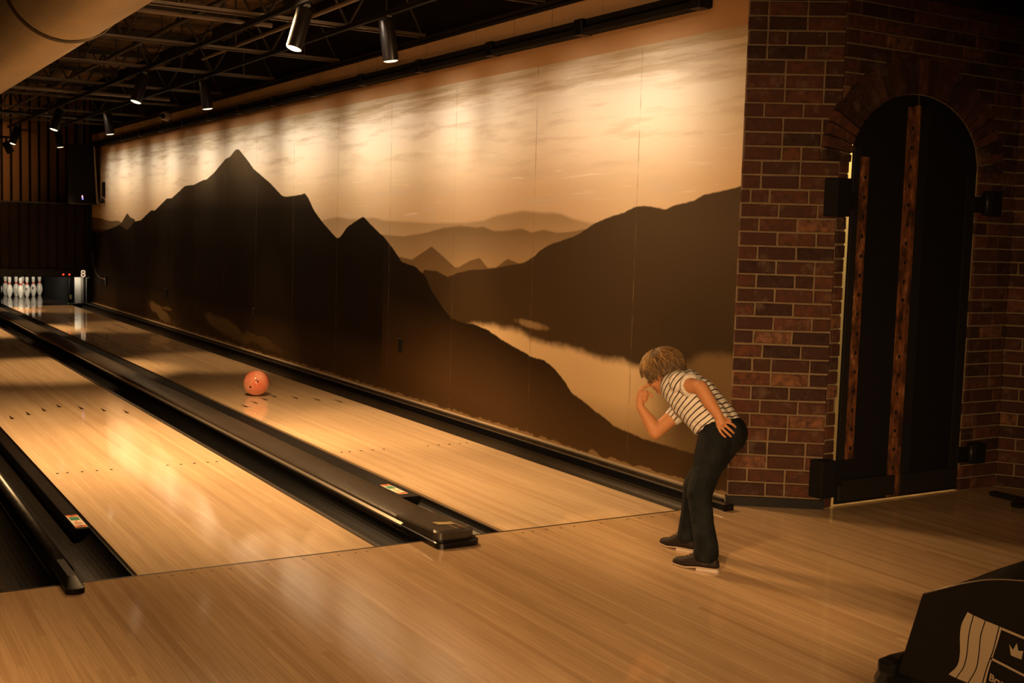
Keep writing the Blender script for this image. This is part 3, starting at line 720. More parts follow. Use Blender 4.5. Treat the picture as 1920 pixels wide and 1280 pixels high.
o = corrugated('ribbed_panel', -4.5, 1.33, .60, 1.725, YM, M['corr_dark'], .152, .03, False); o.parent = mk; o.matrix_parent_inverse = mk.matrix_world.inverted()
bm = bmesh.new(); bx(bm, -4.5, 1.365, YM+.032, 16.98, .60, 1.73); bx(bm, -4.5, 1.36, YM-.03, YM+.03, 1.725, 1.75); bx(bm, -4.5, 1.368, YM-.02, YM+.06, .480, .61); obj('panel_frame', bm, M['black'], mk)
num = textmesh('lane_number', '8', .17, mat('cream_number', (.8, .68, .5), .5, emit=(.9, .62, .38), es=.5), frame((1.262, YM-.024, .534), (1, 0, 0), (0, 0, 1)), .003, mk, .004)  # cream digit given a slight glow so it reads as lit
for xx in (.935, 1.035):
    bm = bmesh.new(); bmesh.ops.create_icosphere(bm, subdivisions=2, radius=.017, matrix=Matrix.Translation((xx, YM-.026, .523))); obj('indicator_light', bm, mat('red_led', (.5, .02, .01), .3, emit=(1, .05, .02), es=1.6), mk, True)
# masking edge post, kickback panels, pit
def part(name, m, par, *b, bev=0):
    bm = bmesh.new(); bx(bm, *b, bev=bev); return obj(name, bm, m, par)
kb = empty('pinsetter_frame', (1.25, 17, 0), 'grey panels and black posts right of the pins under number 8', 'pinsetter frame')
part('side_panel', mat('grey_panel', (.42, .40, .36), .45), kb, 1.195, 1.30, 17.0, 17.02, -.0, .46)
part('panel_cheek', mat('grey_cheek', (.16, .14, .12), .5), kb, 1.30, 1.34, 16.98, 17.02, -.0, .46)
part('side_panel', mat('dim_panel', (.14, .13, .11), .5), kb, 1.375, 1.415, 16.9, 16.95, -.0, .46)
part('post', M['blackgloss'], kb, 1.335, 1.372, 16.66, 16.72, -.05, .46)
part('post', M['black'], kb, 1.372, 1.415, YM, YM+.05, 0, 1.75)
part('kickback', M['matte'], kb, 1.075, 1.10, 16.9, 19.55, -.05, .46)
part('latch_box', mat('brass_latch', (.35, .30, .14), .5), kb, 1.09, 1.12, 16.85, 16.9, .08, .15)
part('gutter_end', M['black'], kb, 1.06, 1.20, 16.69, 16.98, -.06, .015, bev=.01)
part('kickback', M['matte'], kb, -.045, -.02, 16.9, 19.55, -.05, .46)
bm = bmesh.new(); bx(bm, -4.5, 1.62, 19.6, 19.7, -.4, 1.8); tag(obj('wall_pit', bm, M['matte']), kind='structure')
bm = bmesh.new(); bx(bm, -4.5, 1.62, 17.1, 19.7, 1.6, 1.7); tag(obj('ceiling_pit', bm, M['matte']), kind='structure')
bm = bmesh.new(); bx(bm, WALLX, 1.62, 16.8, 19.7, -.4, 1.7); tag(obj('wall_pit_side', bm, M['matte']), kind='structure')
area('pin_light', (.5, 17.15, .98), (.55, 18.7, .15), 1.0, .12, 20, (1, .84, .62))
area('side_panel_light', (1.22, 16.80, .44), (1.26, 17.0, .25), .2, .04, .8, (1, .86, .62))

# bowling pins
pin_prof = [(0, 0), (.024, 0), (.0268, .004), (.0284, .010), (.036, .030), (.0455, .060), (.0535, .088), (.0600, .115), (.0579, .150), (.0500, .185), (.0360, .222), (.0265, .240), (.0235, .255), (.0236, .268), (.0262, .290), (.0306, .318), (.0325, .345), (.0300, .362), (.0225, .375), (.011, .3805), (0, .381)]
M['pin'] = mat('pin_white', (.80, .76, .66), .25); M['pinred'] = mat('pin_red', (.55, .04, .02), .35)
from itertools import count
def make_pin(loc, label):
    r = empty('bowling_pin', loc, label, 'bowling pin', 'bowling pins racked on the pin deck')
    bm = bmesh.new(); lathe(bm, pin_prof, loc, 28); fixn(bm); obj('pin_body', bm, M['pin'], r, True)
    def rat(z):
        for (r0, z0), (r1, z1) in zip(pin_prof, pin_prof[1:]):
            if z0 <= z <= z1 and z1 > z0: return r0+(r1-r0)*(z-z0)/(z1-z0)
    bm = bmesh.new()
    zs = [.236, .243, .250, .257]
    lathe(bm, [(rat(z)+.0008, z) for z in zs], loc, 28); lathe(bm, [(rat(z)+.0008, z) for z in (.263, .268, .273)], loc, 28)
    for k in range(5):
        a = 2*PI*k/5; q = [(a-.28, .257), (a+.28, .257), (a, .285)]
        bm.faces.new([bm.verts.new((loc[0]+(rat(z)+.0012)*math.cos(t), loc[1]+(rat(z)+.0012)*math.sin(t), loc[2]+z)) for t, z in q])
    obj('neck_stripe', bm, M['pinred'], r, True)
    return r
rows = [(0, [0]), (1, [-.5, .5]), (2, [-1, 0, 1]), (3, [-1.5, -.5, .5, 1.5])]
names = {(0, 0): 'front bowling pin at the head of the rack', (1, 0): 'bowling pin just behind and left of the front pin', (1, 1): 'bowling pin just behind and right of the front pin, letter on its belly',
 (2, 0): 'left pin of the row of three bowling pins', (2, 1): 'middle pin of the row of three, half hidden behind the front pin', (2, 2): 'right pin of the row of three bowling pins, letter on its belly',
 (3, 0): 'leftmost bowling pin of the back row', (3, 1): 'second bowling pin from left in the back row', (3, 2): 'third bowling pin from left in the back row', (3, 3): 'rightmost bowling pin of the back row'}
PIN0 = 18.53; first = None
for ri, offs in rows:
    for ci, u in enumerate(offs):
        loc = (W/2+u*.3048, PIN0+ri*.264, 0)
        if first is None: first = make_pin(loc, names[(ri, ci)]); p = first
        else: p = copy_tree(first, loc, names[(ri, ci)])
        if (ri, ci) in ((1, 1), (2, 2)):
            pass
for (u, ri) in ((.5, 1), (1, 2)):
    tgt = [o for o in C.objects if o.name.startswith('bowling_pin') and (o.location - Vector((W/2+u*.3048, PIN0+ri*.264, 0))).length < .01][0]
    dcam = (CAM - tgt.location); dcam.z = 0; dcam.normalize(); side = Vector((0, 0, 1)).cross(dcam)
    c = tgt.location + dcam*.0605 + Vector((0, 0, .15)) - side*.01
    textmesh('belly_letter', 'E' if ri == 1 else 'F', .07, M['matte'], frame(c, side, (0, 0, 1)), .002, tgt, .002)

# speaker hung in the far corner
sk = empty('speaker', (1.12, 15.95, 2.25), 'large black speaker cabinet hung in the far corner with a tiny logo light', 'speaker')
bm = bmesh.new(); loft(bm, [[(.90, 15.9, 1.735), (1.36, 15.9, 1.735), (1.30, 16.3, 1.735), (.95, 16.3, 1.735)], [(.90, 15.9, 2.72), (1.31, 15.9, 2.72), (1.27, 16.3, 2.72), (.95, 16.3, 2.72)]]); fixn(bm)
cb = obj('cabinet', bm, M['matte'], sk)
bm = bmesh.new(); loft(bm, [[(1.345, 15.885, 1.74), (1.372, 15.885, 1.74), (1.372, 15.93, 1.74), (1.345, 15.93, 1.74)], [(1.295, 15.885, 2.70), (1.318, 15.885, 2.70), (1.318, 15.93, 2.70), (1.295, 15.93, 2.70)]]); fixn(bm); obj('side_edge', bm, mat('grey_edge', (.30, .24, .17), .4), sk)
part('logo_light', mat('logo_white', (.5, .4, .5), .4, emit=(1, .45, .55), es=1.0), sk, 1.108, 1.128, 15.890, 15.90, 1.835, 1.875)
part('logo_light', mat('logo_blue', (.1, .1, .6), .4, emit=(.25, .3, 1), es=1.0), sk, 1.112, 1.134, 15.890, 15.90, 1.805, 1.833)
part('hanging_bracket', M['steel'], sk, 1.09, 1.13, 16.05, 16.15, 2.72, 3.05)
part('bottom_lip', M['steel'], sk, .92, 1.35, 15.88, 15.9, 1.725, 1.742)
ws = empty('wall_sensor', (1.38, 15.6, 1.82), 'small glossy black sensor on a plate beside the hung speaker', 'sensor')
part('back_plate', M['matte'], ws, 1.385, WALLX-.003, 15.55, 15.67, 1.86, 2.1)
bm = bmesh.new(); bmesh.ops.create_uvsphere(bm, u_segments=20, v_segments=12, radius=.045, matrix=Matrix.Translation((1.37, 15.6, 1.79))); obj('sensor_dome', bm, M['blackgloss'], ws, True)

# dome camera
dc = empty('security_camera', (1.33, 11.5, 2.90), 'white turret security camera above the track over the mural', 'camera')
bm = bmesh.new(); bx(bm, 1.375, 1.403, 11.45, 11.56, 2.83, 2.92, .006); tube(bm, [(1.38, 11.46, 2.88), (1.36, 11.46, 2.88)], [.062, .066], 24); tube(bm, [(1.365, 11.46, 2.88), (1.33, 11.42, 2.88)], [.066, .05], 24); obj('housing', bm, M['white'], dc, True)
bm = bmesh.new(); bmesh.ops.create_uvsphere(bm, u_segments=24, v_segments=14, radius=.06, matrix=Matrix.Translation((1.315, 11.41, 2.885))); obj('turret', bm, M['white'], dc, True)
dcd = (CAM - Vector((1.315, 11.41, 2.885))).normalized()
c0 = Vector((1.315, 11.41, 2.885)); a_ = c0 + (dcd + Vector((-.5, 0, -.1))).normalized()*.048
bm = bmesh.new(); tube(bm, [a_, a_+(dcd + Vector((-.5, 0, -.1))).normalized()*.018], .034, 20); obj('lens', bm, M['blackgloss'], dc, True)

# ------------------------------------------------------------------ ceiling
bm = bmesh.new(); bx(bm, -7, 7, -9, 17.5, 3.62, 3.70); tag(obj('ceiling', bm, M['insul']), kind='structure')
JY = [-1.4, .32, 2.03, 3.80, 5.56, 7.30, 9.10, 10.9, 12.8, 14.8]
jl = ['behind the camera end of the lanes', 'second from the camera end', 'above the near arrows', 'nearest of those in view', 'second of those in view', 'third of those in view', 'fourth of those in view', 'fifth of those in view', 'sixth of those in view', 'furthest, by the corrugated wall']
def joist(yj, lab):
    r = empty('bar_joist', (0, yj, 2.98), 'dark open web steel ceiling joist, ' + lab, 'joist', 'open web ceiling joists')
    for dy in (-.055, .045):
        bm = bmesh.new(); bx(bm, -6.5, WALLX-.04, yj+dy, yj+dy+.022, 2.975, 2.981); bx(bm, -6.5, WALLX-.04, yj+dy+(.018 if dy > 0 else 0), yj+dy+(.022 if dy > 0 else .004), 2.98, 2.994); obj('bottom_chord', bm, M['chord'], r)
    bm = bmesh.new(); bx(bm, -6.5, WALLX-.04, yj-.04, yj+.04, 3.54, 3.60); obj('top_chord', bm, M['joist'], r)
    bm = bmesh.new(); x = -6.3; s = 0
    while x < WALLX-.35:
        tube(bm, [(x, yj, 3.56 if s else 2.99), (x+.32, yj, 2.99 if s else 3.56)], .011, 8); s = 1-s; x += .32
        if s: tube(bm, [(x, yj, 3.56), (x, yj, 2.99)], .008, 6)
    obj('web', bm, M['joist'], r, True)
for yj, l in zip(JY, jl): joist(yj, l)
def pipe(name, pts, r, m, label, cat):
    bm = bmesh.new(); tube(bm, pts, r, 12); return tag(obj(name, bm, m, smooth=True), label, cat)
pipe('ceiling_pipe', [(.43, -3, 3.02), (.43, 6.6, 3.02)], .016, M['pipe'], 'tan ceiling pipe running toward the pins beside the cylinder spotlights', 'pipe')
pipe('ceiling_pipe', [(-.24, -3, 3.06), (-.24, 16.5, 3.06)], .020, M['joist'], 'dark ceiling pipe above the left lane edge, parallel to the lanes', 'pipe')
pipe('ceiling_pipe', [(.16, -3, 3.10), (.16, 16.5, 3.10)], .012, M['joist'], 'thin dark conduit above the joists over the right lane', 'pipe')
pipe('ceiling_pipe', [(-5, 4.42, 3.03), (.35, 4.42, 3.03)], .018, M['pipe'], 'short cross pipe ending between the first two joists', 'pipe')
pipe('ceiling_pipe', [(-5, 13.9, 2.99), (1.3, 13.9, 2.99)], .03, M['joist'], 'thick dark cross pipe near the far end of the ceiling', 'pipe')
pipe('ceiling_pipe', [(-5, 10.35, 3.0), (1.1, 10.35, 3.0)], .025, M['pipe'], 'long cross pipe in the middle of the ceiling before the camera dome', 'pipe')
for X_, lab in ((.05, 'left'), (.69, 'right')):
    bm = bmesh.new(); bx(bm, X_-.016, X_+.016, -.8, 16.4, 2.942, 2.970); bx(bm, X_-.022, X_+.022, -.8, 16.4, 2.968, 2.974)
    tag(obj('light_track', bm, M['matte']), '%s black track carrying the cylinder spotlights' % lab, 'light track')
# round duct
DXc, DZc, DR = -1.692, 2.665, .298
du = empty('spiral_duct', (DXc, 4, DZc), 'big round tan spiral duct crossing the top left of the ceiling', 'duct')
bm = bmesh.new(); seg = 56; ys = np.arange(-3.2, 10.01, .012); prev = None
tube(bm, [(DXc, y, DZc) for y in np.arange(-3.2, 9.01, .61)], DR, 96, False)
fixn(bm); obj('duct_skin', bm, M['duct'], du, True)
for yb in (1.78, 6.4, -2.6):
    bm = bmesh.new(); tube(bm, [(DXc, yb-.03, DZc), (DXc, yb-.012, DZc), (DXc, yb-.01, DZc), (DXc, yb+.01, DZc), (DXc, yb+.012, DZc), (DXc, yb+.03, DZc)], [DR+.006, DR+.006, DR+.012, DR+.012, DR+.006, DR+.006], 56, False); obj('joint_band', bm, M['duct'] if yb != 1.78 else mat('dark_band', (.10, .075, .05), .5), du, True)
for yb in (1.2, 5.0, 8.4):
    bm = bmesh.new(); tube(bm, [(DXc, yb, DZc+DR), (DXc, yb, 3.62)], .008, 8); obj('hanger_rod', bm, M['steel'], du)

# cylinder spotlights
M['lampblack'] = mat('lamp_black', (.008, .006, .005), .32, spec=.3)
LAMP_E = mat('lamp_glow', (1, .9, .7), .4, emit=(1, .78, .52), es=1.5)
def cyl_lamp(x, y, tilt, label, power, tgt, glow=True):
    r = empty('cylinder_spotlight', (x, y, 3.0), label, 'spotlight', 'cylinder spotlights on the ceiling tracks')
    top = Vector((x, y, 2.915)); d = Vector((tilt, -.06 if tilt < 0 else -.02, -1)).normalized(); bot = top + d*.285
    bm = bmesh.new(); rings = tube(bm, [top, top+d*.01, bot], [.05, .056, .056], 28, False)
    bm.faces.new(rings[0][::-1])
    tube(bm, [bot-d*.02, bot, bot+d*.0], [.05, .05, .056], 28, False)
    obj('cylinder', bm, M['lampblack'], r, False)
    for p in r.children[-1].data.polygons: p.use_smooth = True
    bm = bmesh.new(); u, v = basis(d); c = bot+d*.001; rim = [bm.verts.new(c+(u*math.cos(a*PI/12)+v*math.sin(a*PI/12))*.052) for a in range(24)]; r2 = [bm.verts.new(c+d*.007+(u*math.cos(a*PI/12)+v*math.sin(a*PI/12))*.036) for a in range(24)]
    for a in range(24): bm.faces.new([rim[a], rim[(a+1) % 24], r2[(a+1) % 24], r2[a]])
    bm.faces.new(r2); obj('lens', bm, LAMP_E, r)
    bm = bmesh.new(); tube(bm, [(x, y, 2.94), (x, y, 2.91)], .010, 10); bx(bm, x-.02, x+.02, y-.05, y+.05, 2.926, 2.941); obj('stem', bm, M['steel'], r)
    s = spot('spotlight_beam', bot+d*.03, tgt, power, 52, .7, .03, WARM); return r
labA = ['nearest tilted cylinder spotlight at the top of the photo', 'second tilted cylinder spotlight, glowing, left track', 'third tilted cylinder spotlight, left track, near the corrugated wall', 'far left cylinder spotlight in front of the corrugated wall']
labB = ['nearest cylinder spotlight on the right track, hanging before the tan panels', 'second cylinder spotlight on the right track, with thin glowing rim', 'third cylinder spotlight on the right track, unlit looking', 'farthest cylinder spotlight on the right track, dark against the ribbed wall']
for i, y in enumerate([2.97, 7.42, 11.95, 15.6]):
    cyl_lamp(.075, y, -.30, labA[i], 200 + 34*max(0, y-3), (-.7, y-.2, 0))
    cyl_lamp(.68, y, .14, labB[i], 110, (.9, y, 0))
bs = empty('bar_spotlight', (-.2, 14.5, 2.66), 'small black spotlight hung from a short bar before the ribbed wall', 'spotlight')
bm = bmesh.new(); tube(bm, [(-.9, 14.5, 2.665), (-.07, 14.5, 2.668)], .016, 10); obj('bar', bm, M['matte'], bs)
bm = bmesh.new(); tube(bm, [(-.26, 14.5, 2.60), (-.18, 14.5, 2.44)], .055, 20); obj('spot_head', bm, M['matte'], bs, True)
bm = bmesh.new(); tube(bm, [(-.8, 14.5, 3.0), (-.8, 14.5, 2.66)], .01, 8); tube(bm, [(-.24, 14.5, 2.66), (-.25, 14.5, 2.58)], .012, 8); obj('hanger', bm, M['matte'], bs)
# added housings around the mural fill lights
for (a, b, s) in WASH:
    bm = bmesh.new(); bx(bm, .13, .215, a, b, 3.02, 3.10, .006); bx(bm, .215, .24, a, b, 3.075, 3.10)
    tag(obj('mural_fill_housing', bm, M['matte']), 'slim black added housing of a mural fill light between the ceiling joists', 'light fixture', 'added mural fill housings above the lane')

# ------------------------------------------------------------------ room shell out of view
bm = bmesh.new(); bx(bm, -7.1, -7, -9, 17.5, -.4, 4.2); tag(obj('wall_left', bm, M['darkwall']), kind='structure')
bm = bmesh.new(); bx(bm, -7, 7, -9.1, -9, -.4, 4.2); tag(obj('wall_front', bm, M['darkwall']), kind='structure')

# ------------------------------------------------------------------ bowling ball
def ball_mat():
    m = mat('coral_ball', (.9, .25, .12), .12, coat=.6, coat_r=.05); t = NT(m); co = t.coords()
    n = t.noise(co, 5.5, 5, .6); t.color(t.mix(t.mr(n, .35, .68), (.86, .19, .10), (.95, .50, .36))); return m
ball = empty('bowling_ball', (.40, 4.86, .1085), 'glossy coral bowling ball with three finger holes rolling on the right lane', 'bowling ball')
bc = Vector((.40, 4.86, .1085))
bm = bmesh.new(); bmesh.ops.create_uvsphere(bm, u_segments=64, v_segments=32, radius=.1085, matrix=Matrix.Translation(bc)); obj('ball_shell', bm, ball_mat(), ball, True)
bd = (CAM-bc).normalized(); br_ = rt; bu_ = up
for (u, v, r) in ((-.002, .03, .0065), (.014, .014, .0085), (-.045, -.032, .0098)):
    d = (bd*math.sqrt(max(0, .1085**2-u*u-v*v)) + br_*u + bu_*v).normalized()
    bm = bmesh.new(); a, b = basis(d); c = bc + d*.1088
    bm.faces.new([bm.verts.new(bc + (d*.1092 + a*r*math.cos(k*PI/8)+b*r*math.sin(k*PI/8)).normalized()*.1091) for k in range(16)])
    tube(bm, [c, c-d*.02], [r*.9, r*.8], 16); obj('finger_hole', bm, mat('hole_dark', (.10, .008, .004), .6), ball)

# ------------------------------------------------------------------ ball return hood at the lower right
M['hood'] = mat('hood_black', (.003, .003, .003), .35, spec=.22)
rh = empty('ball_return_hood', (-.35, -3.4, 0), 'black moulded ball return hood with flag logo at the lower right corner', 'ball return')
def hood_loop(z, ins, top=False):
    # plan: straight side facing -x, rounded back
    x0, x1, y1, y0 = -.60+ins, -.08-ins, -2.80-ins*1.6, -4.3+ins
    pts = [(x0, y0), (x0, y1-.16)]
    for i in range(7): a = PI - PI/2*i/6; pts.append((x0+.10+.10*math.cos(a), y1-.16+.16*math.sin(a)))
    for i in range(7): a = PI/2 - PI/2*i/6; pts.append((x1-.16+.16*math.cos(a), y1-.16+.16*math.sin(a)))
    pts.append((x1, y0)); return [(x, y, z) for x, y in pts]
bm = bmesh.new()
loft(bm, [hood_loop(0, -.02), hood_loop(.34, -.02), hood_loop(.385, -.01), hood_loop(.395, .01)]); fixn(bm); obj('base', bm, M['hood'], rh)
# upper shell: side profile in (y,z), extruded over x with a crowned top
prof = [(-2.885, .36), (-2.894, .408), (-2.943, .587), (-2.948, .602), (-2.99, .6245), (-3.026, .6424), (-3.055, .657), (-3.084, .6697), (-3.112, .681), (-3.14, .6899), (-3.165, .6966), (-3.22, .708), (-3.29, .719), (-3.40, .73), (-3.7, .74), (-4.2, .72), (-4.2, .36)]
bm = bmesh.new(); xs = [(-.600, 0), (-.585, .0), (-.50, .028), (-.35, .045), (-.20, .028), (-.10, 0)]
loft(bm, [[(x, y, z+(c if z > .6 else 0)*min(1, max(0, -2.94-y)*5)) for y, z in prof] for x, c in xs]); fixn(bm); obj('upper_shell', bm, M['hood'], rh)
bm = bmesh.new(); tube(bm, [(-.6005, y, z) for y, z in prof[3:14]], .0016, 8); obj('edge_highlight', bm, mat('edge_glint', (.10, .07, .04), .3), rh, True)  # paler strip stands in for the highlight along the panel edge
bm = bmesh.new(); bx(bm, -.612, -.56, -2.885, -2.83, .37, .41, .010); obj('corner_clip', bm, M['hood'], rh)
M['decal'] = mat('decal_tan', (.22, .165, .105), .7)
fl_L = [[(-3.0762, 0.5962), (-3.0624, 0.5626), (-3.0601, 0.5335), (-3.063, 0.4957), (-3.0579, 0.463), (-3.0358, 0.4346)],
        [(-3.0925, 0.5934), (-3.0851, 0.5567), (-3.0828, 0.5279), (-3.082, 0.4994), (-3.0756, 0.4664), (-3.0572, 0.4329)],
        [(-3.1246, 0.5904), (-3.1157, 0.5561), (-3.1142, 0.5303), (-3.1128, 0.4993), (-3.1078, 0.4696), (-3.0901, 0.4327)],
        [(-3.161, 0.5885), (-3.1524, 0.5425), (-3.1482, 0.5236), (-3.1402, 0.4983), (-3.1325, 0.4679), (-3.1252, 0.4323)],
        [(-3.1678, 0.5873), (-3.1601, 0.5525), (-3.1536, 0.5279), (-3.147, 0.5031), (-3.1395, 0.4703), (-3.1338, 0.4328)]]
def smooth_line(P, n=20):
    out = []; P = [Vector(p) for p in P]; Q = [P[0]*2-P[1]] + P + [P[-1]*2-P[-2]]
    for i in range(1, len(Q)-2):
        for k in range(n//4):
            u = k/(n//4); a, b, c, d = Q[i-1:i+3]
            out.append(.5*((2*b) + (c-a)*u + (2*a-5*b+4*c-d)*u*u + (3*b-a-3*c+d)*u**3))
    return out + [P[-1]]
bm = bmesh.new(); LN = [smooth_line(l) for l in fl_L]; g = .0028
def P3_(p, off=0): return (-.6016, p[0]+off, p[1])
for k in range(4):
    A, B_ = LN[k], LN[k+1]; ga = 0 if k == 0 else -g*.5; gb = 0 if k == 3 else g*.5
    for i in range(len(A)-1): bm.faces.new([bm.verts.new(v) for v in (P3_(A[i], ga), P3_(A[i+1], ga), P3_(B_[i+1], gb), P3_(B_[i], gb))])
for poly in ([(-3.1678, 0.5878), (-3.330, 0.5776), (-3.330, 0.5717), (-3.1671, 0.5821)], [(-3.1454, 0.5121), (-3.330, 0.4899), (-3.330, 0.4845), (-3.1439, 0.5066)], [(-3.324, 0.578), (-3.330, 0.5776), (-3.330, 0.4845), (-3.324, .4852)]):
    bm.faces.new([bm.verts.new(P3_(p)) for p in poly])
cr = [(-3.189, 0.5563), (-3.1992, 0.5465), (-3.2075, 0.5647), (-3.2126, 0.549), (-3.2247, 0.5523), (-3.2215, 0.5316), (-3.195, 0.5327)]
for tri in ((0, 1, 6), (1, 5, 6), (1, 2, 3), (1, 3, 5), (3, 4, 5)): bm.faces.new([bm.verts.new(P3_(cr[q])) for q in tri])
fixn(bm); obj('flag_logo', bm, M['decal'], rh)
textmesh('brand_lettering', 'Brunswick', .024, M['decal'], frame((-.6016, -3.194, .460), (0, -1, -.11), (0, 0, 1)), .0003, rh, .0006)

#PERSON#
# ------------------------------------------------------------------ the child
def capsule(bm, p0, r0, p1, r1, seg=16):
    p0, p1 = Vector(p0), Vector(p1); d = (p1-p0); L = max(d.length, 1e-5); d = d/L; pts = []; rr = []
    for k in range(6): a = PI/2*(1-k/6); pts.append(p0 - d*r0*math.sin(a)); rr.append(max(r0*math.cos(a), 1e-4))
    for k in range(7): a = PI/2*k/6; pts.append(p1 + d*r1*math.sin(a)); rr.append(max(r1*math.cos(a), 1e-4))
    tube(bm, pts, rr, seg)
def ellipsoid(bm, c, ax):
    """ax: three vectors, the semi-axes"""
    m4 = Matrix(((ax[0].x, ax[1].x, ax[2].x, c.x), (ax[0].y, ax[1].y, ax[2].y, c.y), (ax[0].z, ax[1].z, ax[2].z, c.z), (0, 0, 0, 1)))
    bmesh.ops.create_uvsphere(bm, u_segments=28, v_segments=18, radius=1, matrix=m4)
def organic(bm, voxel, iters):
    fixn(bm); me = bpy.data.meshes.new('tmp'); bm.to_mesh(me); bm.free(); o = bpy.data.objects.new('tmp', me); C.objects.link(o)
    a = o.modifiers.new('r', 'REMESH'); a.mode = 'VOXEL'; a.voxel_size = voxel; a.use_smooth_shade = True
    if iters: b = o.modifiers.new('s', 'SMOOTH'); b.factor = .5; b.iterations = iters
    bpy.context.view_layer.update()
    me2 = bpy.data.meshes.new_from_object(o.evaluated_get(bpy.context.evaluated_depsgraph_get())); bpy.data.objects.remove(o); me2.materials.clear()
    return me2
def skin_mat():
    m = mat('skin', (.5, .22, .1), .6, spec=.3); t = NT(m); co = t.coords(); n = t.noise(co, 18, 4)
    t.color(t.mix(n, (.35, .150, .062), (.43, .195, .088))); t.b.inputs['Subsurface Weight'].default_value = .12; t.b.inputs['Subsurface Radius'].default_value = (.01, .004, .002); return m
M['skin'] = skin_mat()
def shirt_mat():
    m = mat('striped_cotton', (.8, .76, .7), .9, spec=.2); t = NT(m); a = t.n('ShaderNodeAttribute'); a.attribute_name = 'stripe'
    nz = t.noise(t.coords(), 9, 3); v = t.math('ADD', a.outputs['Fac'], t.math('MULTIPLY', t.math('SUBTRACT', nz, .5), .55))
    fr = t.math('FRACT', v); s = t.mr(t.math('ABSOLUTE', t.math('SUBTRACT', fr, .5)), .10, .135)
    t.color(t.mix(s, (.025, .014, .013), (.54, .49, .44))); t.bump(t.noise(t.mapping(t.coords(), (1, 1, 1.6)), 17, 3), .9, .02); return m
M['shirt'] = shirt_mat()
def denim():
    m = mat('dark_denim', (.012, .014, .016), .85, spec=.2); t = NT(m); co = t.coords(); n = t.noise(co, 14, 5)
    t.color(t.mix(t.mr(n, .4, .75), (.002, .003, .0035), (.008, .0095, .010))); t.bump(t.noise(co, 22, 4), .6, .012); return m
M['denim'] = denim()
lft = Vector((-.94, -.35, 0)).normalized()
kid = empty('person', (.5, -.8, 0), 'blond child in striped t-shirt and dark jeans leaning forward, hand at mouth', 'person')
pel = at(1355, 815, 5.30); wst = at(1338, 788, 5.33); che = at(1303, 748, 5.39); upc = at(1278, 724, 5.43); nkb = at(1256, 714, 5.455)
hc = at(1243, 690, 5.47)
hf = (rt*-.72 + up*-.42 + fw*.52).normalized(); hs = hf.cross(up*1.0 + rt*-.25).normalized(); hu = hs.cross(hf).normalized()
Lsh = at(1276, 718, 5.33); Lel = at(1314, 727, 5.235); Lwr = at(1347, 779, 5.172)
Rsh = at(1290, 756, 5.50); Rel = at(1229, 810, 5.45); Rwr = at(1200, 762, 5.47)
Lhp = pel + lft*.055; Rhp = pel - lft*.055
Lkn = at(1311, 925, 5.20); Rkn = at(1304, 912, 5.40)
Lan = Vector((.462, -.935, .07)); Ran = at(1290, 1006, 5.45)
body = bmesh.new()
# head
ellipsoid(body, hc, [hf*.092, hs*.073, hu*.086])
ellipsoid(body, hc + hf*.035 - hu*.052, [hf*.052, hs*.052, hu*.052])
ellipsoid(body, hc + hf*.062 - hu*.085, [hf*.020, hs*.024, hu*.018])
ellipsoid(body, hc + hf*.094 - hu*.034, [hf*.015, hs*.011, hu*.018])
ellipsoid(body, hc + hf*.078 - hu*.066, [hf*.012, hs*.022, hu*.008])
for s in (-1, 1):
    ellipsoid(body, hc + hs*s*.074 - hf*.004 - hu*.026, [hf*.016, hs*.008, hu*.025]); ellipsoid(body, hc + hs*s*.040 + hf*.055 - hu*.045, [hf*.022, hs*.022, hu*.022])
capsule(body, hc - hu*.05 - hf*.02, .040, nkb, .040)
capsule(body, nkb, .045, upc, .075)
for s in (-1, 1):
    capsule(body, upc + lft*.03*s, .070, che + lft*.03*s, .080); capsule(body, che + lft*.03*s, .080, wst + lft*.028*s, .074); capsule(body, wst + lft*.028*s, .074, pel + lft*.03*s, .078)
capsule(body, upc, .055, Lsh, .044); capsule(body, Lsh, .042, Lel, .031); capsule(body, Lel, .033, at(1331, 755, 5.21), .032); capsule(body, at(1331, 755, 5.21), .031, Lwr, .022)
capsule(body, upc, .055, Rsh, .044); capsule(body, Rsh, .040, Rel, .034); capsule(body, Rel, .034, at(1216, 787, 5.46), .031); capsule(body, at(1216, 787, 5.46), .030, Rwr, .019)
for h_, k_, a_ in ((Lhp, Lkn, Lan), (Rhp, Rkn, Ran)):
    capsule(body, h_, .066, k_, .044); capsule(body, k_, .044, a_, .032); capsule(body, a_, .032, a_ - Vector((0, 0, .03)), .032)
def finger(*p, r=.0072):
    for i in range(len(p)-1): capsule(body, p[i], r*(1-.07*i), p[i+1], r*(1-.07*(i+1)), 10)
# left hand laid on the hip: palm, four fingers, thumb underneath
D = 5.163
capsule(body, Lwr, .021, at(1352, 793, D), .019); capsule(body, at(1350, 787, D), .016, at(1358, 792, D), .012); capsule(body, at(1350, 790, D), .014, at(1350, 799, D), .011); capsule(body, at(1352, 786, D), .016, at(1357, 792, D), .0125); capsule(body, at(1347, 789, D), .015, at(1348, 799, D), .012); capsule(body, at(1350, 791, D), .015, at(1353, 797, D), .012)
finger(at(1359, 790, D), at(1368, 792.5, D-.003), at(1375, 796.5, D), at(1379, 800.5, D+.008))
finger(at(1355, 794, D-.003), at(1363, 800, D-.006), at(1371, 807, D-.003), at(1375.5, 811.5, D+.006), r=.0074)
finger(at(1351, 798, D-.002), at(1357, 805.5, D-.006), at(1365, 813, D-.003), at(1370.5, 818, D+.006), r=.0072)
finger(at(1347, 800, D-.006), at(1350, 808, D-.012), at(1355, 814.5, D-.010), at(1360, 819, D-.006), r=.0065)
finger(at(1353, 783, D+.012), at(1362, 785, D+.020), at(1369, 789, D+.024), r=.0092)
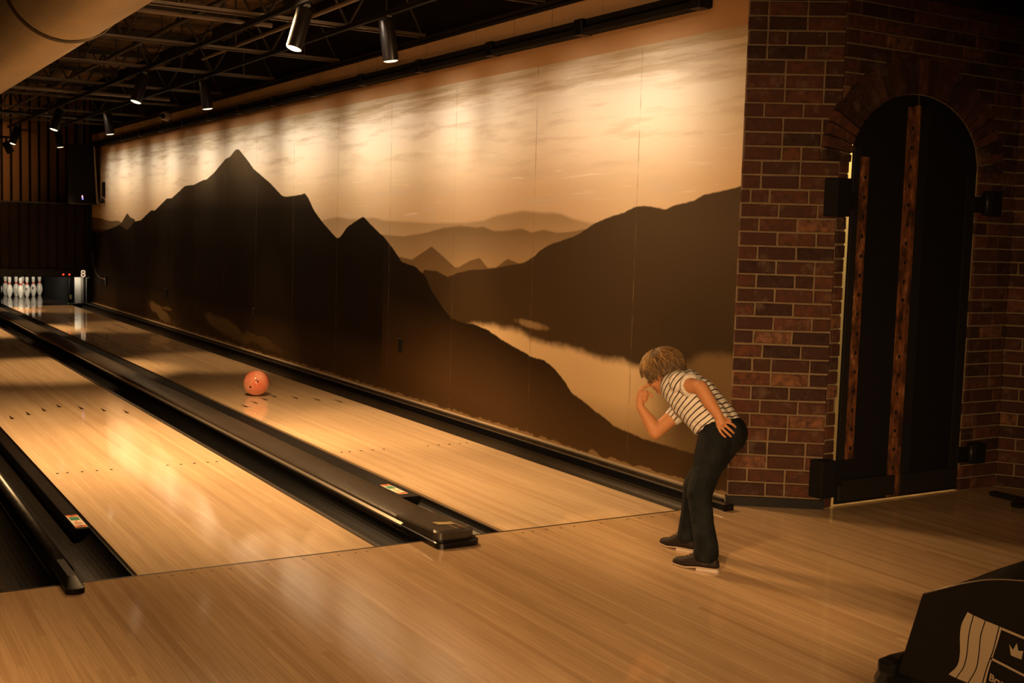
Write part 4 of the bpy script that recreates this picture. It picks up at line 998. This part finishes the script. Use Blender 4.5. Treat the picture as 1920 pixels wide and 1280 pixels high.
# right hand raised to the mouth: index out, the others curled, thumb below
E_ = 5.475
capsule(body, Rwr, .0185, at(1200, 749, E_), .019); capsule(body, at(1199, 748, E_), .018, at(1201, 737, E_), .0165); capsule(body, at(1203, 750, E_+.01), .015, at(1205, 738, E_+.01), .014)
finger(at(1199, 733, E_), at(1206, 726, E_-.002), at(1214, 723.5, E_+.004), at(1222, 721, E_+.012), r=.0086)
finger(at(1200, 737, E_-.006), at(1211, 733.5, E_-.012), at(1214, 740, E_-.004), at(1207, 743, E_+.0), r=.0084)
finger(at(1199, 743, E_-.006), at(1211, 740.5, E_-.012), at(1213, 746.5, E_-.004), at(1206, 748, E_+.0), r=.0080)
finger(at(1199, 749, E_-.005), at(1209, 747, E_-.010), at(1211, 752, E_-.003), at(1205, 753, E_), r=.0070)
finger(at(1204, 745, E_+.012), at(1213, 735, E_+.016), at(1219, 738.5, E_+.010), at(1222, 743, E_+.006), r=.0085)
objm('body', organic(body, .0025, 4), M['skin'], kid)
# eyes
for s in (-1, 1):
    bm = bmesh.new(); bmesh.ops.create_uvsphere(bm, u_segments=16, v_segments=10, radius=.011, matrix=Matrix.Translation(hc + hf*.079 + hs*s*.030 - hu*.012)); e = obj('eye', bm, M['white'], kid, True)
    bm = bmesh.new(); bmesh.ops.create_uvsphere(bm, u_segments=12, v_segments=8, radius=.006, matrix=Matrix.Translation(hc + hf*.0855 + hs*s*.030 - hu*.012)); obj('iris', bm, M['blackgloss'], e, True)
# hair
def hair_mat():
    m = mat('blond_hair', (.4, .24, .09), .5, spec=.4); t = NT(m); a = t.n('ShaderNodeAttribute'); a.attribute_name = 'tone'
    t.color(t.ramp(a.outputs['Fac'], [(0, (.02, .010, .005)), (.3, (.07, .036, .012)), (.6, (.26, .15, .05)), (1, (.60, .40, .17))])); return m
M['hair'] = hair_mat()
bm = bmesh.new(); lay = bm.loops.layers.float_color.new('tone'); rh_ = random.Random(4)
def sk(th, ph, off):
    """th from the crown down, ph around (0 = front)"""
    d = hu*math.cos(th) + (hf*math.cos(ph) + hs*math.sin(ph))*math.sin(th)
    k = 1/math.sqrt((d.dot(hf)/.092)**2 + (d.dot(hs)/.073)**2 + (d.dot(hu)/.086)**2)
    return hc + d*(k+off)
def lim(ph): # how far down the hair reaches
    c = math.cos(ph); return 1.62 - .12*c if c > .55 else (2.02 if c > -.3 else 2.28)
def setc(faces, tone):
    for f in faces:
        for l in f.loops: l[lay] = (tone, tone, tone, 1)
n0 = set(bm.faces); NR, NC = 14, 36; grid = [[bm.verts.new(sk(.02 + (lim(2*PI*c/NC)-.1)*r/NR, 2*PI*c/NC, .010)) for c in range(NC)] for r in range(NR+1)]
for r in range(NR):
    for c in range(NC): bm.faces.new([grid[r][c], grid[r][(c+1) % NC], grid[r+1][(c+1) % NC], grid[r+1][c]])
setc(bm.faces, .15)
for i in range(2600):
    ph = rh_.uniform(0, 2*PI); t1 = lim(ph)*rh_.uniform(.55, 1.04); t0 = max(.03, t1 - rh_.uniform(.5, 1.1)); sw = rh_.uniform(-.35, .35); off = rh_.uniform(.009, .018)
    wv_ = rh_.uniform(-.10, .10); nn = 7; pts = []; rr = []
    for k in range(nn):
        q = k/(nn-1); pts.append(sk(t0+(t1-t0)*q, ph + sw*q + wv_*math.sin(q*5), off - .004*(1-q) + .005*q*q)); rr.append(.0024*(1-.75*q**2)*(.6+.4*min(1, q*4)))
    before = len(bm.faces); tube(bm, pts, rr, 4, False); bm.faces.ensure_lookup_table()
    top = 1 - min(1, t1/2.3); setc(bm.faces[before:], min(1, max(0, rh_.gauss(.20 + .62*top, .15))))
fixn(bm); obj('hair', bm, M['hair'], kid, True)
# t-shirt
def attr(me, fn):
    a = me.attributes.new('stripe', 'FLOAT', 'POINT'); co = np.empty(len(me.vertices)*3); me.vertices.foreach_get('co', co); co = co.reshape(-1, 3)
    a.data.foreach_set('value', np.array([fn(Vector(p)) for p in co], dtype=np.float32))
def along(chain, p):
    s = 0; num = den = 0
    for a, b in zip(chain, chain[1:]):
        d = b-a; L = d.length; t = (p-a).dot(d)/L/L; tc = max(0, min(1, t)); q = (p-(a+d*tc)).length
        wgt = 1/max(q, .01)**5; num += wgt*(s + t*L); den += wgt; s += L
    return num/den
sh = bmesh.new()
capsule(sh, at(1262, 712, 5.45), .052, upc, .088)
for s in (-1, 1):
    capsule(sh, upc + lft*.035*s, .082, che + lft*.034*s, .096); capsule(sh, che + lft*.034*s, .096, wst + lft*.032*s, .092)
    capsule(sh, wst + lft*.032*s, .092, at(1352, 808, 5.305) + lft*.032*s, .092)
capsule(sh, che + up*-.02 + rt*-.02, .088, wst + rt*-.01, .088)
capsule(sh, upc, .065, Lsh, .054); capsule(sh, upc, .065, Rsh, .052); capsule(sh, Rsh, .050, Rsh.lerp(Rel, .42), .046)
me = organic(sh, .0045, 5)
hem_d = (pel - che).normalized(); hem_p = at(1347, 798, 5.31) + hem_d*.0
bm = bmesh.new(); bm.from_mesh(me); hd = (hem_d*.75 + Vector((0, 0, -1))*.45).normalized()
bmesh.ops.bisect_plane(bm, geom=bm.verts[:]+bm.edges[:]+bm.faces[:], plane_co=hem_p, plane_no=hd, clear_outer=True)
nd = (hc - upc).normalized()
bmesh.ops.bisect_plane(bm, geom=bm.verts[:]+bm.edges[:]+bm.faces[:], plane_co=at(1259, 712, 5.45)+nd*.018, plane_no=nd, clear_outer=True)
bm.to_mesh(me); bm.free()
chain = [nkb, upc, che, wst, pel]
attr(me, lambda p: along(chain, p)/.0245)
objm('t_shirt', me, M['shirt'], kid, True)
bm = bmesh.new(); n = 10; pts = []; ra = []; A0 = upc.lerp(Lsh, .35); A1 = Lsh.lerp(Lel, .56)
d_ = (A1-A0)
for k in range(n+1): q = k/n; pts.append(A0 + d_*q); ra.append(.060 - .007*q - .006*(1-q)**2)
for k in range(3): pts.append(A1 - d_*.04*(k+.3)); ra.append([.050, .046, .044][k])
tube(bm, pts, ra, 28, False); fixn(bm); me = bpy.data.meshes.new('sleeve'); bm.to_mesh(me); bm.free(); attr(me, lambda p: (p-A0).dot(d_.normalized())/.0215 + .1)
objm('sleeve', me, M['shirt'], kid, True)
# jeans
je = bmesh.new()
ellipsoid(je, at(1361, 818, 5.30), [rt*.090, fw*.105, up*.085])
for s, h_, k_, a_, hr in ((1, Lhp, Lkn, Lan, .052), (-1, Rhp, Rkn, Ran, .047)):
    capsule(je, wst.lerp(pel, .55) + lft*.03*s, .080, pel + lft*.035*s, .090)
    capsule(je, h_ , .088, h_.lerp(k_, .5), .070); capsule(je, h_.lerp(k_, .5), .070, k_, .058); capsule(je, k_, .058, k_.lerp(a_, .5) + rt*.0, .050)
    e = a_ + Vector((0, 0, .035)); capsule(je, k_.lerp(a_, .5), .051, e, hr)
    capsule(je, e, hr, e - Vector((0, 0, .030)), hr+.004)
me = organic(je, .0045, 5)
bm = bmesh.new(); bm.from_mesh(me)
bmesh.ops.bisect_plane(bm, geom=bm.verts[:]+bm.edges[:]+bm.faces[:], plane_co=Vector((0, 0, .040)), plane_no=Vector((0, 0, -1)), clear_outer=True)
bmesh.ops.bisect_plane(bm, geom=bm.verts[:]+bm.edges[:]+bm.faces[:], plane_co=wst.lerp(pel, .35), plane_no=-hem_d, clear_outer=True)
bm.to_mesh(me); bm.free(); jn = objm('jeans', me, M['denim'], kid, True)
# pocket seam
bm = bmesh.new(); tube(bm, [at(1342, 824, 5.185), at(1352, 826, 5.18), at(1362, 827, 5.185), at(1372, 826, 5.20)], .0012, 6); obj('pocket_seam', bm, mat('seam', (.10, .09, .08), .7), jn)
# bowling shoes
M['shoe'] = mat('shoe_leather', (.012, .006, .004), .7, spec=.25); M['sole'] = mat('shoe_sole', (.34, .25, .17), .6); M['heel'] = mat('shoe_heel', (.46, .38, .32), .6); M['lace'] = mat('lace', (.12, .07, .04), .8)
def shoe(heel, toe, L, lab):
    f = Vector((toe[0]-heel[0], toe[1]-heel[1], 0)).normalized(); s = Vector((-f.y, f.x, 0)); o = Vector((heel[0], heel[1], 0))
    def outl(z, g):
        pts = []
        for k in range(36):
            a = 2*PI*k/36; u = .5 - .5*math.cos(a); hw = (.030 + .010*math.sin(min(1, max(0, (u-.3)/.7))*PI*.85))*(math.sin(a) if True else 0)
            hw = math.copysign(abs(math.sin(a))**.6, math.sin(a))*(.029 + .010*math.exp(-((u-.70)/.24)**2))
            pts.append(o + f*(L*.5 + (u-.5)*(L+2*g)) + s*(hw*(1+g/.035)) + Vector((0, 0, z - (.008*min(1, max(0, (u-.38)/.3)) if z >= .0101 else 0))))
        return pts
    r = None
    bm = bmesh.new(); loft(bm, [outl(.0102, .001), outl(.0112, .0025), outl(.0155, .0025), outl(.017, .001)]); fixn(bm); b1 = bm
    bm = bmesh.new(); loft(bm, [[p - f*0 for p in outl(.0, .003)], outl(.0105, .003)])
    for v in bm.verts:
        u = (v.co-o).dot(f)
        if u > L*.42: v.co -= f*(u-L*.42)
    bmesh.ops.remove_doubles(bm, verts=bm.verts, dist=.0001); fixn(bm); b2 = bm
    bm = bmesh.new(); ls = []
    for k, (z, sc) in enumerate([(.020, 1.0), (.032, 1.02), (.044, .97), (.055, .86), (.064, .70), (.072, .60)]):
        pts = []
        for p in outl(0, 0):
            u = (p-o).dot(f); v_ = (p-o).dot(s); front = max(0, (u/L-.35)/.65)
            zz = .020 + (z-.020)*(1 - .36*front**1.6); 
            uu = L*.40 + (u-L*.40)*(1-(1-sc)*.55) if k < 4 else L*.30 + (u-L*.30)*(sc*.75)
            pts.append(o + f*uu + s*v_*(sc if k < 4 else sc) + Vector((0, 0, (zz if k < 4 else z - .02*max(0, (uu/L-.4))) - .003 - .009*min(1, max(0, (uu/L-.36)/.3)))))
        ls.append(pts)
    loft(bm, ls); fixn(bm); r = obj('shoe', bm, M['shoe'], kid, True); obj('sole', b1, M['sole'], r); obj('heel', b2, M['heel'], r)
    bm = bmesh.new()
    for k in range(4):
        u = L*(.50+.07*k); z = .078-.0095*k; tube(bm, [o+f*u+s*q*.018+Vector((0, 0, z-abs(q)*.008)) for q in (-1, -.5, 0, .5, 1)], .0022, 6)
    tube(bm, [o+f*L*.5+s*q*.024+Vector((0, 0, .080+.004*math.cos(q*3)-.012*abs(q))) for q in (-1, -.6, -.2, .2, .6, 1)], .0022, 6)
    obj('laces', bm, M['lace'], r)
    return r

for a_ in (Lan, Ran):
    bm = bmesh.new(); capsule(bm, a_ - Vector((0, 0, .02)), .038, a_ + Vector((0, 0, .05)), .037, 20); obj('sock', bm, mat('sock_grey', (.035, .025, .018), .9), kid, True)
shoe((.489, -.990), (.389, -.784), .215, 'near')
shoe((.603, -.700), (.558, -.500), .205, 'far')
